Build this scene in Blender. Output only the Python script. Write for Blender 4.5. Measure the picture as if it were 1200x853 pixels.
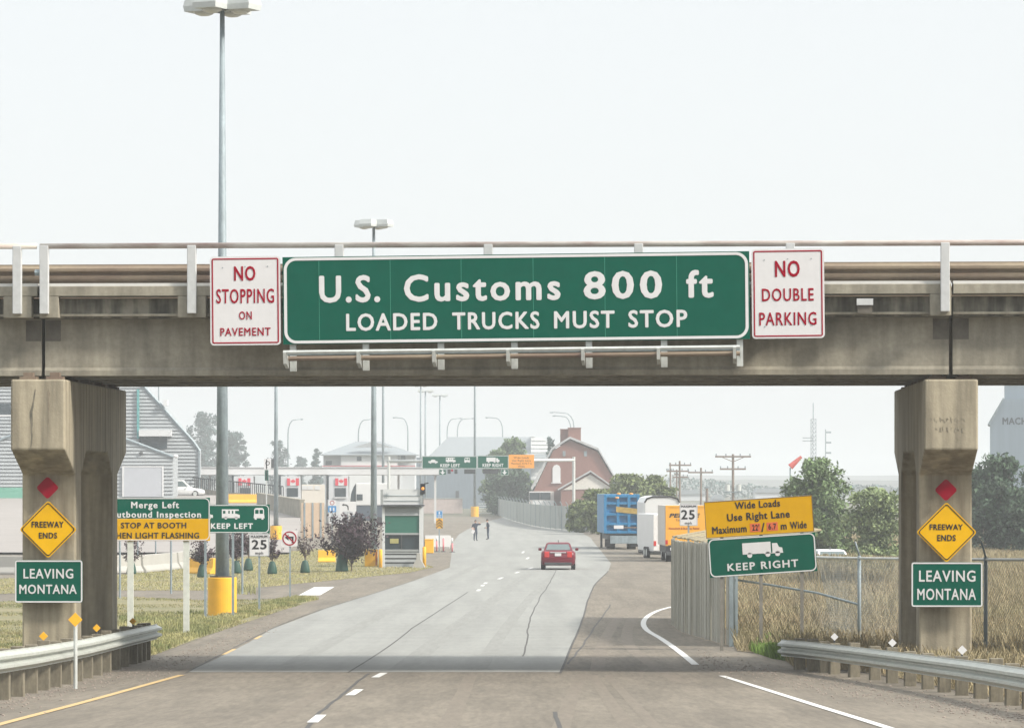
import bpy, bmesh, math, random
import numpy as np
from mathutils import Vector, Matrix
from mathutils.geometry import tessellate_polygon
for o in list(bpy.data.objects): bpy.data.objects.remove(o)
SC = bpy.context.scene
COL = SC.collection
RAD = math.radians
rnd = random.Random(7)

# ---------------------------------------------------------------- camera, sky, sun, exposure
F, CX, HY, CZ = 4620.0, 600.0, 570.0, 4.4      # focal (photo px), centre column, eye level row, camera height
cam = bpy.data.cameras.new('camera'); camo = bpy.data.objects.new('camera', cam); COL.objects.link(camo)
camo.location = (0, 0, CZ); camo.rotation_euler = (RAD(90), 0, 0)
cam.sensor_fit = 'HORIZONTAL'; cam.sensor_width = 36.0; cam.lens = F / 1200 * 36
cam.shift_y = (HY - 426.5) / 1200; cam.clip_start = 0.5; cam.clip_end = 20000
SC.camera = camo
SUN_EL, SUN_AZ = 38.0, 64.0                      # azimuth: degrees to the right of straight behind the camera
w = bpy.data.worlds.new('World'); SC.world = w; w.use_nodes = True
nt = w.node_tree; nt.nodes.clear()
sky = nt.nodes.new('ShaderNodeTexSky'); sky.sky_type = 'NISHITA'; sky.sun_disc = False
sky.sun_elevation = RAD(SUN_EL); sky.sun_rotation = RAD(180 - SUN_AZ)
sky.air_density = 1.0; sky.dust_density = 6.0; sky.ozone_density = 1.0; sky.altitude = 1000
hs = nt.nodes.new('ShaderNodeMixRGB'); hs.inputs['Fac'].default_value = 0.85   # smoke veil greys the whole sky out
wtc = nt.nodes.new('ShaderNodeTexCoord'); wsp = nt.nodes.new('ShaderNodeSeparateXYZ'); nt.links.new(wtc.outputs['Generated'], wsp.inputs[0])
wmr = nt.nodes.new('ShaderNodeMapRange'); wmr.inputs['From Min'].default_value = 0.13; wmr.inputs['From Max'].default_value = 0.70; wmr.inputs['To Min'].default_value = 1.0; wmr.inputs['To Max'].default_value = 1.8
wlo = nt.nodes.new('ShaderNodeMapRange'); wlo.inputs['From Min'].default_value = -0.7; wlo.inputs['From Max'].default_value = 0.6; wlo.inputs['To Min'].default_value = 0.35; wlo.inputs['To Max'].default_value = 1.0
nt.links.new(wsp.outputs['Y'], wlo.inputs['Value']); nt.links.new(wlo.outputs[0], wmr.inputs['To Min'])   # added dimming of the low sky behind the camera, deepens shade under the bridge
nt.links.new(wsp.outputs['Z'], wmr.inputs['Value'])                # overcast smoke: brighter overhead than at the horizon
wml = nt.nodes.new('ShaderNodeMixRGB'); wml.blend_type = 'MULTIPLY'; wml.inputs['Fac'].default_value = 1; wml.inputs['Color1'].default_value = (6.1, 6.25, 6.25, 1)
nt.links.new(wmr.outputs[0], wml.inputs['Color2']); nt.links.new(wml.outputs[0], hs.inputs['Color2'])
bg = nt.nodes.new('ShaderNodeBackground'); bg.inputs['Strength'].default_value = 0.1
wo = nt.nodes.new('ShaderNodeOutputWorld')
sd = Vector((math.sin(RAD(SUN_AZ)) * math.cos(RAD(SUN_EL)), -math.cos(RAD(SUN_AZ)) * math.cos(RAD(SUN_EL)), math.sin(RAD(SUN_EL))))
adt = nt.nodes.new('ShaderNodeVectorMath'); adt.operation = 'DOT_PRODUCT'; adt.inputs[1].default_value = sd; nt.links.new(wtc.outputs['Generated'], adt.inputs[0])
amx = nt.nodes.new('ShaderNodeMath'); amx.operation = 'MAXIMUM'; amx.inputs[1].default_value = 0; nt.links.new(adt.outputs['Value'], amx.inputs[0])
apw = nt.nodes.new('ShaderNodeMath'); apw.operation = 'POWER'; apw.inputs[1].default_value = 36; nt.links.new(amx.outputs[0], apw.inputs[0])
aml = nt.nodes.new('ShaderNodeMixRGB'); aml.blend_type = 'MULTIPLY'; aml.inputs['Fac'].default_value = 1; aml.inputs['Color1'].default_value = (30, 28.5, 26, 1); nt.links.new(apw.outputs[0], aml.inputs['Color2'])
aad = nt.nodes.new('ShaderNodeMixRGB'); aad.blend_type = 'ADD'; aad.inputs['Fac'].default_value = 1      # bright aureole round the sun in the smoke
nt.links.new(sky.outputs[0], hs.inputs['Color1']); nt.links.new(hs.outputs[0], aad.inputs['Color1']); nt.links.new(aml.outputs[0], aad.inputs['Color2']); nt.links.new(aad.outputs[0], bg.inputs[0]); nt.links.new(bg.outputs[0], wo.inputs[0])
sl = bpy.data.lights.new('sun', 'SUN'); sl.energy = 3.0; sl.angle = RAD(7); sl.color = (1.0, 0.93, 0.82)
so = bpy.data.objects.new('sun', sl); COL.objects.link(so)
sd = Vector((math.sin(RAD(SUN_AZ)) * math.cos(RAD(SUN_EL)), -math.cos(RAD(SUN_AZ)) * math.cos(RAD(SUN_EL)), math.sin(RAD(SUN_EL))))
so.rotation_euler = sd.to_track_quat('Z', 'Y').to_euler(); so.location = (60, -60, 90)
vs = SC.view_settings; vs.view_transform = 'Standard'; vs.look = 'None'; vs.exposure = 0.70; vs.gamma = 1.0; vs.use_curve_mapping = False
SC.cycles.use_denoising = True
HAZE = 0.0005

# ---------------------------------------------------------------- helpers
GP = [(0, -1.64), (40, -2.68), (75, -3.59), (110, -4.05), (160, -4.3), (210, -4.42), (330, -4.6), (400, -4.45), (600, -4.2), (1000, -3.6), (2000, -2.0), (4000, 2.0), (9000, 6.0)]
def _G(d):
    n = len(GP)
    if d <= GP[0][0]: return GP[0][1]
    for i in range(n - 1):
        if d <= GP[i + 1][0]:
            x0, y0 = GP[i]; x1, y1 = GP[i + 1]; h = x1 - x0; t = (d - x0) / h
            m = (y1 - y0) / h
            ml = (GP[i][1] - GP[i - 1][1]) / (GP[i][0] - GP[i - 1][0]) if i > 0 else m
            mr = (GP[i + 2][1] - GP[i + 1][1]) / (GP[i + 2][0] - GP[i + 1][0]) if i + 2 < n else m
            def lim(a, b): return 0 if a * b <= 0 else 2 * a * b / (a + b)
            t0, t1 = (lim(ml, m) if i > 0 else m), (lim(m, mr) if i + 2 < n else m)
            return (2*t**3-3*t*t+1)*y0 + (t**3-2*t*t+t)*h*t0 + (-2*t**3+3*t*t)*y1 + (t**3-t*t)*h*t1
    return GP[-1][1]
YB = [-60.0, 0.0] + [20 + 1.5 * i for i in range(74)] + [131 + 5 * i for i in range(54)] + [420 + 20 * i for i in range(30)] + [1100, 1300, 1600, 2000, 2500, 3200, 4000, 6000, 9000]
GV = [_G(max(d, 0)) + CZ for d in YB]
def G(d): return float(np.interp(d, YB, GV))             # world ground height at distance d
def at(px, py, d): return Vector(((px - CX) / F * d, d, CZ + (HY - py) / F * d))
def gd(py):                                               # distance of the ground seen at row py
    k = (py - HY) / F
    f = lambda d: (CZ - G(d)) - k * d
    a = 20.0
    while a < 1500:
        b = a * 1.02
        if f(a) >= 0 and f(b) < 0:
            for _ in range(40):
                m = (a + b) / 2
                if f(m) >= 0: a = m
                else: b = m
            return a
        a = b
    return 1500.0
def gp(px, py):
    d = gd(py); return Vector(((px - CX) / F * d, d, G(d)))
def X(px, d): return (px - CX) / F * d

MATS = {}
def mat(name, col, rough=0.7, var=0.12, scale=4.0, stretch=(1, 1, 1), metal=0.0, col2=None, bump=0.0, bscale=40.0, island=0.0, spec=None, trans=0.0, fine=0.0, fscale=60.0):
    if name in MATS: return MATS[name]
    m = bpy.data.materials.new(name); m.use_nodes = True; t = m.node_tree; N = t.nodes; L = t.links
    p = N['Principled BSDF']; p.inputs['Roughness'].default_value = rough; p.inputs['Metallic'].default_value = metal
    if spec is not None: p.inputs['Specular IOR Level'].default_value = spec
    if trans: p.inputs['Transmission Weight'].default_value = trans
    c1 = tuple(c * (1 - var) for c in col) + (1,)
    c2 = (tuple(col2) if col2 else tuple(min(1, c * (1 + var)) for c in col)) + (1,)
    tc = N.new('ShaderNodeTexCoord'); mp = N.new('ShaderNodeMapping'); mp.inputs['Scale'].default_value = stretch
    L.new(tc.outputs['Object'], mp.inputs['Vector'])
    nz = N.new('ShaderNodeTexNoise'); nz.inputs['Scale'].default_value = scale; nz.inputs['Detail'].default_value = 6; nz.inputs['Roughness'].default_value = 0.62
    L.new(mp.outputs[0], nz.inputs['Vector'])
    cr = N.new('ShaderNodeValToRGB'); cr.color_ramp.elements[0].position = 0.32; cr.color_ramp.elements[1].position = 0.68
    cr.color_ramp.elements[0].color = c1; cr.color_ramp.elements[1].color = c2
    L.new(nz.outputs['Fac'], cr.inputs[0]); out = cr.outputs[0]
    def mul(sock, lo, hi):
        nonlocal out
        mr = N.new('ShaderNodeMapRange'); mr.inputs['To Min'].default_value = lo; mr.inputs['To Max'].default_value = hi
        L.new(sock, mr.inputs['Value'])
        mx = N.new('ShaderNodeMixRGB'); mx.blend_type = 'MULTIPLY'; mx.inputs['Fac'].default_value = 1
        L.new(out, mx.inputs['Color1']); L.new(mr.outputs[0], mx.inputs['Color2']); out = mx.outputs[0]
    if fine:
        n2 = N.new('ShaderNodeTexNoise'); n2.inputs['Scale'].default_value = fscale; n2.inputs['Detail'].default_value = 3
        L.new(tc.outputs['Object'], n2.inputs['Vector']); mul(n2.outputs['Fac'], 1 - fine * 1.6, 1 + fine * 1.6)
    if island:
        g = N.new('ShaderNodeNewGeometry'); mul(g.outputs['Random Per Island'], 1 - island, 1 + island)
    L.new(out, p.inputs['Base Color'])
    if bump:
        b = N.new('ShaderNodeBump'); b.inputs['Strength'].default_value = bump; b.inputs['Distance'].default_value = 0.02
        n3 = N.new('ShaderNodeTexNoise'); n3.inputs['Scale'].default_value = bscale; n3.inputs['Detail'].default_value = 4
        L.new(tc.outputs['Object'], n3.inputs['Vector']); L.new(n3.outputs['Fac'], b.inputs['Height']); L.new(b.outputs[0], p.inputs['Normal'])
    MATS[name] = m
    return m
def streak(m, sc, stretch, lo, hi, seed=0.0, p0=.35, p1=.62):     # rain streaks running down a wall
    t = m.node_tree; N = t.nodes; L = t.links; p = N['Principled BSDF']; src = p.inputs['Base Color'].links[0].from_socket
    tc = N.new('ShaderNodeTexCoord'); mp = N.new('ShaderNodeMapping'); mp.inputs['Scale'].default_value = stretch; mp.inputs['Location'].default_value = (seed, seed, seed); L.new(tc.outputs['Object'], mp.inputs['Vector'])
    n = N.new('ShaderNodeTexNoise'); n.inputs['Scale'].default_value = sc; n.inputs['Detail'].default_value = 5; L.new(mp.outputs[0], n.inputs['Vector'])
    mr = N.new('ShaderNodeMapRange'); mr.inputs['From Min'].default_value = p0; mr.inputs['From Max'].default_value = p1; mr.inputs['To Min'].default_value = lo; mr.inputs['To Max'].default_value = hi; L.new(n.outputs['Fac'], mr.inputs['Value'])
    mx = N.new('ShaderNodeMixRGB'); mx.blend_type = 'MULTIPLY'; mx.inputs['Fac'].default_value = 1; L.new(src, mx.inputs['Color1']); L.new(mr.outputs[0], mx.inputs['Color2']); L.new(mx.outputs[0], p.inputs['Base Color'])
    return m
def glow(name, col, st):
    m = mat(name, col); p = m.node_tree.nodes['Principled BSDF']
    p.inputs['Emission Color'].default_value = tuple(col) + (1,); p.inputs['Emission Strength'].default_value = st
    return m

class MB:
    def __init__(s): s.v = []; s.f = []
    def add(s, vs, fs):
        k = len(s.v); s.v += [tuple(v) for v in vs]; s.f += [tuple(i + k for i in f) for f in fs]; return s
    def box(s, x0, x1, y0, y1, z0, z1):
        return s.add([(x0,y0,z0),(x1,y0,z0),(x1,y1,z0),(x0,y1,z0),(x0,y0,z1),(x1,y0,z1),(x1,y1,z1),(x0,y1,z1)],
                     [(3,2,1,0),(4,5,6,7),(0,1,5,4),(1,2,6,5),(2,3,7,6),(3,0,4,7)])
    def prism(s, pts, a, b, ax='y'):                       # polygon extruded along an axis
        n = len(pts)
        if ax == 'y': A = [(p[0], a, p[1]) for p in pts]; B = [(p[0], b, p[1]) for p in pts]
        elif ax == 'x': A = [(a, p[0], p[1]) for p in pts]; B = [(b, p[0], p[1]) for p in pts]
        else: A = [(p[0], p[1], a) for p in pts]; B = [(p[0], p[1], b) for p in pts]
        return s.add(A + B, [tuple(range(n)), tuple(range(2*n-1, n-1, -1))] + [(i, n+i, n+(i+1) % n, (i+1) % n) for i in range(n)])
    def tube(s, pts, r, n=8, cap=True):
        pts = [Vector(p) for p in pts]; rs = r if isinstance(r, (list, tuple)) else [r] * len(pts)
        k = len(s.v); up = None
        for i, p in enumerate(pts):
            d = (pts[min(i+1, len(pts)-1)] - pts[max(i-1, 0)]).normalized()
            if up is None: up = d.orthogonal().normalized()
            up = (up - d * up.dot(d)).normalized(); q = d.cross(up)
            for j in range(n):
                a = 2 * math.pi * j / n; s.v.append(tuple(p + (up * math.cos(a) + q * math.sin(a)) * rs[i]))
        for i in range(len(pts) - 1):
            for j in range(n):
                s.f.append((k+i*n+j, k+i*n+(j+1) % n, k+(i+1)*n+(j+1) % n, k+(i+1)*n+j))
        if cap: s.f.append(tuple(k+j for j in reversed(range(n)))); s.f.append(tuple(k+(len(pts)-1)*n+j for j in range(n)))
        return s
    def ell(s, c, rx, ry, rz, nu=12, nv=8):
        k = len(s.v)
        for i in range(nv + 1):
            t = math.pi * i / nv
            for j in range(nu):
                a = 2 * math.pi * j / nu
                s.v.append((c[0]+rx*math.sin(t)*math.cos(a), c[1]+ry*math.sin(t)*math.sin(a), c[2]+rz*math.cos(t)))
        for i in range(nv):
            for j in range(nu): s.f.append((k+i*nu+j, k+(i+1)*nu+j, k+(i+1)*nu+(j+1) % nu, k+i*nu+(j+1) % nu))
        return s
    def loft(s, loops, cap=True):
        n = len(loops[0]); k = len(s.v)
        for l in loops: s.v += [tuple(p) for p in l]
        for i in range(len(loops) - 1):
            for j in range(n): s.f.append((k+i*n+j, k+i*n+(j+1) % n, k+(i+1)*n+(j+1) % n, k+(i+1)*n+j))
        if cap: s.f.append(tuple(k+j for j in reversed(range(n)))); s.f.append(tuple(k+(len(loops)-1)*n+j for j in range(n)))
        return s
    def ring(s, outer, inner, y0, y1):                     # flat frame in XZ with thickness
        n = len(outer); V = [(p[0], y0, p[1]) for p in outer] + [(p[0], y0, p[1]) for p in inner] + [(p[0], y1, p[1]) for p in outer] + [(p[0], y1, p[1]) for p in inner]
        fs = []
        for i in range(n):
            j = (i + 1) % n
            fs += [(i, j, n+j, n+i), (2*n+i, 3*n+i, 3*n+j, 2*n+j), (i, 2*n+i, 2*n+j, j), (n+i, n+j, 3*n+j, 3*n+i)]
        return s.add(V, fs)
    def build(s, name, m, parent=None, smooth=False, bevel=0.0, loc=None):
        me = bpy.data.meshes.new(name); me.from_pydata(s.v, [], s.f); me.update()
        bm = bmesh.new(); bm.from_mesh(me); bmesh.ops.recalc_face_normals(bm, faces=bm.faces); bm.to_mesh(me); bm.free()
        if smooth: me.polygons.foreach_set('use_smooth', [True] * len(me.polygons))
        me.materials.append(m); o = bpy.data.objects.new(name, me); COL.objects.link(o)
        if parent is not None: o.parent = parent
        if loc is not None: o.location = loc
        if bevel:
            b = o.modifiers.new('bevel', 'BEVEL'); b.width = bevel; b.segments = 2; b.limit_method = 'ANGLE'
        return o
def tag(o, label, cat, group=None):
    o['label'] = label; o['category'] = cat
    if group: o['group'] = group
    return o
def thing(name, label, cat, loc, rz=0.0, group=None):
    o = bpy.data.objects.new(name, None); COL.objects.link(o); o.location = loc; o.rotation_euler = (0, 0, rz)
    return tag(o, label, cat, group)
def struct(o, kind='structure'): o['kind'] = kind; return o
def dup(root, loc, rz=0.0, label=None, scale=None):
    def cp(o, par):
        c = o.copy(); COL.objects.link(c)
        if par is not None: c.parent = par
        for ch in [x for x in bpy.data.objects if x.parent == o]: cp(ch, c)
        return c
    c = cp(root, None); c.location = loc; c.rotation_euler = (0, 0, rz)
    if label: c['label'] = label
    if scale: c.scale = scale
    return c
def clipband(poly, a, b, k=1):
    for sgn, lim in ((1, a), (-1, b)):
        out = []
        for i in range(len(poly)):
            p, q = poly[i], poly[(i + 1) % len(poly)]
            dp, dq = sgn * (p[k] - lim), sgn * (q[k] - lim)
            if dp >= 0: out.append(p)
            if (dp > 0 and dq < 0) or (dp < 0 and dq > 0):
                t = dp / (dp - dq); out.append(tuple(p[i2] + t * (q[i2] - p[i2]) for i2 in range(len(p))))
        poly = out
        if len(poly) < 3: return []
    return poly
def sheet(name, pts, dz, m, world=False):                  # a flat polygon laid on the ground profile
    W = [(p[0], p[1]) if world else tuple(gp(*p)[:2]) for p in pts]
    tris = tessellate_polygon([[Vector((p[0], p[1], 0)) for p in W]])
    mb = MB()
    for t in tris:
        tri = [W[i] for i in t]; y0, y1 = min(p[1] for p in tri), max(p[1] for p in tri)
        for a, b in zip(YB[:-1], YB[1:]):
            if b <= y0 or a >= y1: continue
            c = clipband(tri, a, b)
            if len(c) >= 3: mb.add([(p[0], p[1], G(p[1]) + dz) for p in c], [tuple(range(len(c)))])
    me = bpy.data.meshes.new(name); me.from_pydata(mb.v, [], mb.f)
    bm = bmesh.new(); bm.from_mesh(me); bmesh.ops.remove_doubles(bm, verts=bm.verts, dist=1e-4)
    for f in bm.faces:
        if f.normal.z < 0: f.normal_flip()
    bm.to_mesh(me); bm.free(); me.materials.append(m)
    o = bpy.data.objects.new(name, me); COL.objects.link(o); return o
def stripe(name, pts, wid, dz, m):                         # a painted line or crack of constant real width
    P = [gp(*p) for p in pts]; L_, R_ = [], []
    for i, p in enumerate(P):
        t = P[min(i+1, len(P)-1)] - P[max(i-1, 0)]; n = Vector((-t.y, t.x, 0)).normalized() * wid / 2
        L_.append((p + n)[:2]); R_.append((p - n)[:2])
    return sheet(name, [tuple(p) for p in L_] + [tuple(p) for p in reversed(R_)], dz, m, world=True)
def smooth_px(pts, n=6):                                   # Catmull-Rom through pixel points
    out = []
    for i in range(len(pts) - 1):
        p0, p1, p2, p3 = pts[max(i-1, 0)], pts[i], pts[i+1], pts[min(i+2, len(pts)-1)]
        for j in range(n):
            t = j / n
            out.append(tuple(0.5*((2*p1[k]) + (-p0[k]+p2[k])*t + (2*p0[k]-5*p1[k]+4*p2[k]-p3[k])*t*t + (-p0[k]+3*p1[k]-3*p2[k]+p3[k])*t**3) for k in (0, 1)))
    return out + [pts[-1]]
def rrect(x0, x1, z0, z1, r, n=6):
    if r <= 0: return [(x0, z0), (x1, z0), (x1, z1), (x0, z1)]
    out = []
    for cx, cz, a0 in ((x1-r, z0+r, -90), (x1-r, z1-r, 0), (x0+r, z1-r, 90), (x0+r, z0+r, 180)):
        for i in range(n + 1):
            a = RAD(a0 + 90 * i / n); out.append((cx + r*math.cos(a), cz + r*math.sin(a)))
    return out
_capH = {}
def text_geo(s, bold, space):
    c = bpy.data.curves.new('lettering', 'FONT'); c.body = s; c.size = 1.0; c.offset = 0.0; c.space_character = space; c.resolution_u = 3; c.extrude = 0.008
    o = bpy.data.objects.new('lettering', c)
    me = bpy.data.meshes.new_from_object(o)
    V = np.array([v.co[:] for v in me.vertices]) if len(me.vertices) else np.zeros((0, 3)); Fc = [tuple(p.vertices) for p in me.polygons]
    bpy.data.objects.remove(o); bpy.data.curves.remove(c); bpy.data.meshes.remove(me)
    return V, Fc
def text_mesh(s, u0, u1, zb, zt, y, m, parent, bold=0.012, space=1.1, slant=0.0, name='lettering'):
    if bold not in _capH:
        v, _ = text_geo('H', bold, 1); _capH[bold] = (v[:, 1].min(), v[:, 1].max())
    V, Fc = text_geo(s, bold, space); b0, b1 = _capH[bold]
    if bold > 0:                                            # heavier strokes: nudged copies, each a hair deeper
        n_ = len(V); VV, FF = [V], list(Fc)
        for k in range(8):
            a = k * math.pi / 4; VV.append(V + np.array([bold * 1.25 * math.cos(a), bold * 1.1 * math.sin(a), -.0006 * (k + 1)])); FF += [tuple(i + n_ * (k + 1) for i in f) for f in Fc]
        V, Fc = np.vstack(VV), FF
    sx = (u1 - u0) / (V[:, 0].max() - V[:, 0].min()); sz = (zt - zb) / (b1 - b0)
    out = np.zeros_like(V); zz = (V[:, 1] - b0) * sz
    out[:, 0] = u0 + (V[:, 0] - V[:, 0].min()) * sx + zz * slant; out[:, 2] = zb + zz; out[:, 1] = y - V[:, 2] * 0.5
    me = bpy.data.meshes.new(name); me.from_pydata([tuple(r) for r in out], [], Fc); me.update(); me.materials.append(m)
    o = bpy.data.objects.new(name, me); COL.objects.link(o); o.parent = parent
    return o

# ---------------------------------------------------------------- materials
M = dict(
 conc=mat('pier concrete', (0.3443, 0.3043, 0.2245), .85, .2, 1.6, (1.5, 1.5, .22), bump=.25, bscale=25, fine=.10, fscale=9),
 concg=mat('girder concrete', (0.2922, 0.2709, 0.2174), .85, .16, 1.2, (.5, 1, 1.6), bump=.2, fine=.12, fscale=14),
 stain=mat('dark water stain', (0.1190, 0.1085, 0.0910), .9, .2, 6),
 ground=mat('dry soil and grass', (0.1084, 0.1051, 0.0701), .95, .2, .15, fine=.2, fscale=2),
 asph=mat('tan asphalt', (0.1647, 0.1432, 0.1133), .9, .11, .5, (2.2, .25, 1), fine=.34, fscale=24, bump=.3, bscale=30),
 road=mat('grey road concrete', (0.2418, 0.2457, 0.2321), .85, .055, .35, (1.6, .18, 1), fine=.07, fscale=5),
 seal=mat('dark crack sealant', (0.062, 0.06, 0.057), .8, .2, 5),
 white=mat('white road paint', (0.5984, 0.5984, 0.5834), .7, .05, 20, fine=.06),
 yellow=mat('worn yellow road paint', (0.4752, 0.3384, 0.1584), .8, .15, 12, fine=.1),
 lawn=mat('dry lawn', (0.2570, 0.2203, 0.1224), .95, .12, .8, (.35, .9, 1), col2=(0.1346, 0.1377, 0.0643), fine=.3, fscale=9),
 galv=mat('galvanised steel', (0.56, 0.585, 0.57), .5, .12, 5, metal=.35),
 galvd=mat('weathered steel pole', (0.2376, 0.2880, 0.3159), .6, .22, 3, (1.5, 1.5, .5), metal=.15, fine=.1, fscale=12),
 wpost=mat('chalky white painted steel', (0.4968, 0.5134, 0.5216), .6, .07, 8),
 rust=mat('rusty weathering steel', (0.1600, 0.1000, 0.0800), .8, .2, .5, (.5, 1, 2), col2=(0.2720, 0.2280, 0.1600), fine=.12, fscale=10),
 toprail=mat('peeling top rail', (0.34, 0.22, 0.19), .75, .15, .9, (1, 1, 3), col2=(0.62, 0.60, 0.55)),
 wood=mat('grey timber', (0.1690, 0.1505, 0.1109), .9, .25, 5, (3, 3, .6), fine=.15, fscale=20),
 green=mat('sign green', (0.0000, 0.0874, 0.0569), .5, .06, 3, spec=.04),
 swhite=mat('sign white', (0.6406, 0.6406, 0.6544), .45, .03, 5),
 syellow=mat('sign yellow', (0.76, 0.43, 0.002), .5, .05, 4, spec=.04),
 sochre=mat('faded sign ochre', (0.60, 0.33, 0.002), .5, .05, 2.5, spec=.04),
 sred=mat('sign red', (0.30, 0.0, 0.018), .5, .06, 6, spec=.04),
 sorange=mat('sign orange patch', (0.62, 0.13, 0.045), .5, .1, 8),
 black=mat('black lettering', (0.012, 0.012, 0.015), .6, .1, 8),
 blue=mat('sign blue', (0.03, 0.22, 0.50), .5, .05, 8),
 safety=mat('safety yellow paint', (0.80, 0.42, 0.02), .55, .07, 3, fine=.05),
 dark=mat('dark grey metal', (0.05, 0.055, 0.06), .6, .2, 4),
 rubber=mat('tyre rubber', (0.02, 0.02, 0.022), .85, .2, 10),
 glass=mat('dark window glass', (0.03, 0.045, 0.055), .12, .1, 2),
 brick=mat('red brick', (0.215, 0.105, 0.085), .9, .15, 3, (1, 1, 3), fine=.12, fscale=8),
 siding=mat('grey metal siding', (0.3280, 0.3526, 0.3690), .55, .05, 1, metal=.0),
 leaf=mat('green foliage', (0.1221, 0.1850, 0.0733), .75, .25, .8, island=.45),
 leafd=mat('dark green foliage', (0.0594, 0.1018, 0.0583), .75, .25, .6, island=.5),
 leafy=mat('yellow green foliage', (0.13, 0.165, 0.055), .75, .2, .8, island=.45),
 leafc=mat('blue green spruce foliage', (0.055, 0.10, 0.095), .8, .2, .5, island=.4),
 plum=mat('purple plum foliage', (0.035, 0.016, 0.026), .7, .3, 2, island=.5),
 bark=mat('bark', (0.13, 0.10, 0.075), .9, .25, 8, (2, 2, .5)),
 straw=mat('dry straw grass', (0.3496, 0.2704, 0.1624), .9, .12, .16, col2=(0.2550, 0.2338, 0.1318), island=.28),
 vgreen=mat('verge grass', (0.1445, 0.1700, 0.0638), .9, .15, .3, col2=(0.3570, 0.3102, 0.1615), island=.3),
 bagm=mat('green watering bag', (0.012, 0.062, 0.045), .6, .12, 3),
)

streak(M['conc'], 3.2, (1.6, 1.6, .12), .62, 1.08, 3.0); streak(M['concg'], 1.6, (1.2, 1, .5), .74, 1.06, 1.0); streak(M['concg'], 7, (1, 1, .12), .85, 1.04, 5.0)
streak(M['asph'], 1.0, (1.4, .06, 1), .86, 1.06, 2.0); streak(M['asph'], .35, (1, .6, 1), .9, 1.05, 8.0); streak(M['asph'], 11, (1, .07, 1), .80, 1.15, 4.0, .3, .7); streak(M['road'], 8, (1, .07, 1), .95, 1.04, 4.0, .3, .7); streak(M['road'], .9, (1.3, .05, 1), .88, 1.03, 2.0); streak(M['road'], .5, (.3, 1.6, 1), .95, 1.02, 4.0)
# ---------------------------------------------------------------- ground, roads, markings
mb = MB()
for i, (a, b) in enumerate(zip(YB[:-1], YB[1:])):
    wx = 200 + b * 1.2
    mb.add([(-wx, a, GV[i]), (wx, a, GV[i]), (wx, b, GV[i+1]), (-wx, b, GV[i+1])], [(0, 1, 2, 3)])
struct(mb.build('ground', M['ground']))
struct(sheet('pavement', [(-70, -20), (40, -20), (40, 300), (60, 560), (-90, 560), (-90, 300)], .004, M['asph'], world=True))
road_L = [(219, 787.5), (318, 737), (381, 713), (436, 696), (486, 680), (527, 665), (529, 650), (530, 636), (538, 626), (560, 614), (590, 606)]
road_R = [(640, 607), (668, 617), (692, 630), (704, 645), (716, 660), (713, 669), (698, 684), (690, 700), (684, 722), (672, 752), (657, 787.5)]
struct(sheet('concrete_road', road_L + road_R, .008, M['road']))
struct(stripe('lane_line', [(366, 847), (376.5, 838)], .14, .012, M['white']))
for a, b in (((410, 815), (421, 808)), ((439.5, 794), (450, 788.5)), ((559.8, 692.5), (562, 690.6)), ((564.6, 686.8), (566.5, 685.3)), ((568, 684), (570, 682.5)), ((584, 678.6), (589, 676.6)), ((619, 666.8), (624, 665)), ((604, 671.5), (608, 670)), ((617, 655), (620, 653)), ((612, 648), (614, 646))):
    struct(stripe('lane_line', [a, b], .15, .012, M['white']))
struct(stripe('edge_line', smooth_px([(1075, 866), (1040, 853), (960, 828), (900, 809), (846, 792)]), .13, .012, M['white']))
struct(stripe('edge_line', smooth_px([(815, 779), (803, 769), (790, 759), (774, 748), (759, 739), (754, 731), (758, 723), (770, 716), (787, 711)]), .16, .012, M['white']))
struct(stripe('edge_line', smooth_px([(-30, 858), (0, 849), (100, 822.5), (170, 803), (213, 791)]), .13, .012, M['yellow']))
struct(stripe('edge_line', [(262, 767), (275, 760.5)], .1, .012, M['yellow']))
struct(stripe('edge_line', [(299, 749), (306, 745)], .1, .012, M['yellow']))
struct(sheet('crossing_mark', [(350, 697.5), (368, 688), (392, 687.6), (375, 697.5)], .012, M['white']))
def wob(pts, amp, n=5, seed=1):
    r = random.Random(seed); q = smooth_px(pts, n); return [(x + r.uniform(-amp, amp), y) for x, y in q]
struct(stripe('road_crack', wob([(613, 769), (618, 750), (619, 735), (625, 716), (635, 697), (645, 682), (652, 668)], .8), .035, .012, M['seal']))
struct(stripe('road_joint', [(408, 788), (440, 768), (483, 736), (520, 712), (548, 694)], .04, .012, M['seal']))
struct(stripe('road_joint', wob([(657, 789), (672, 752), (684, 722), (690, 700), (698, 684), (713, 669)], .5, seed=4), .05, .012, M['seal']))
struct(stripe('road_joint', wob([(217, 789), (318, 737), (381, 713), (436, 696), (486, 680)], .4, seed=6), .04, .012, M['seal']))
struct(stripe('road_crack', wob([(355, 860), (372, 838), (396, 818), (420, 798), (432, 789)], 1.2, seed=3), .06, .006, M['seal']))
struct(stripe('road_crack', wob([(656, 853), (652, 842), (650, 834)], .6, seed=5), .06, .006, M['seal']))
struct(stripe('road_crack', wob([(668, 760), (700, 756.5), (760, 757), (830, 759.5)], .4, seed=8), .05, .006, M['seal']))
struct(stripe('road_crack', wob([(665, 778), (680, 760), (697, 735), (716, 708)], 1., seed=9), .05, .006, M['seal']))

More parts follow.
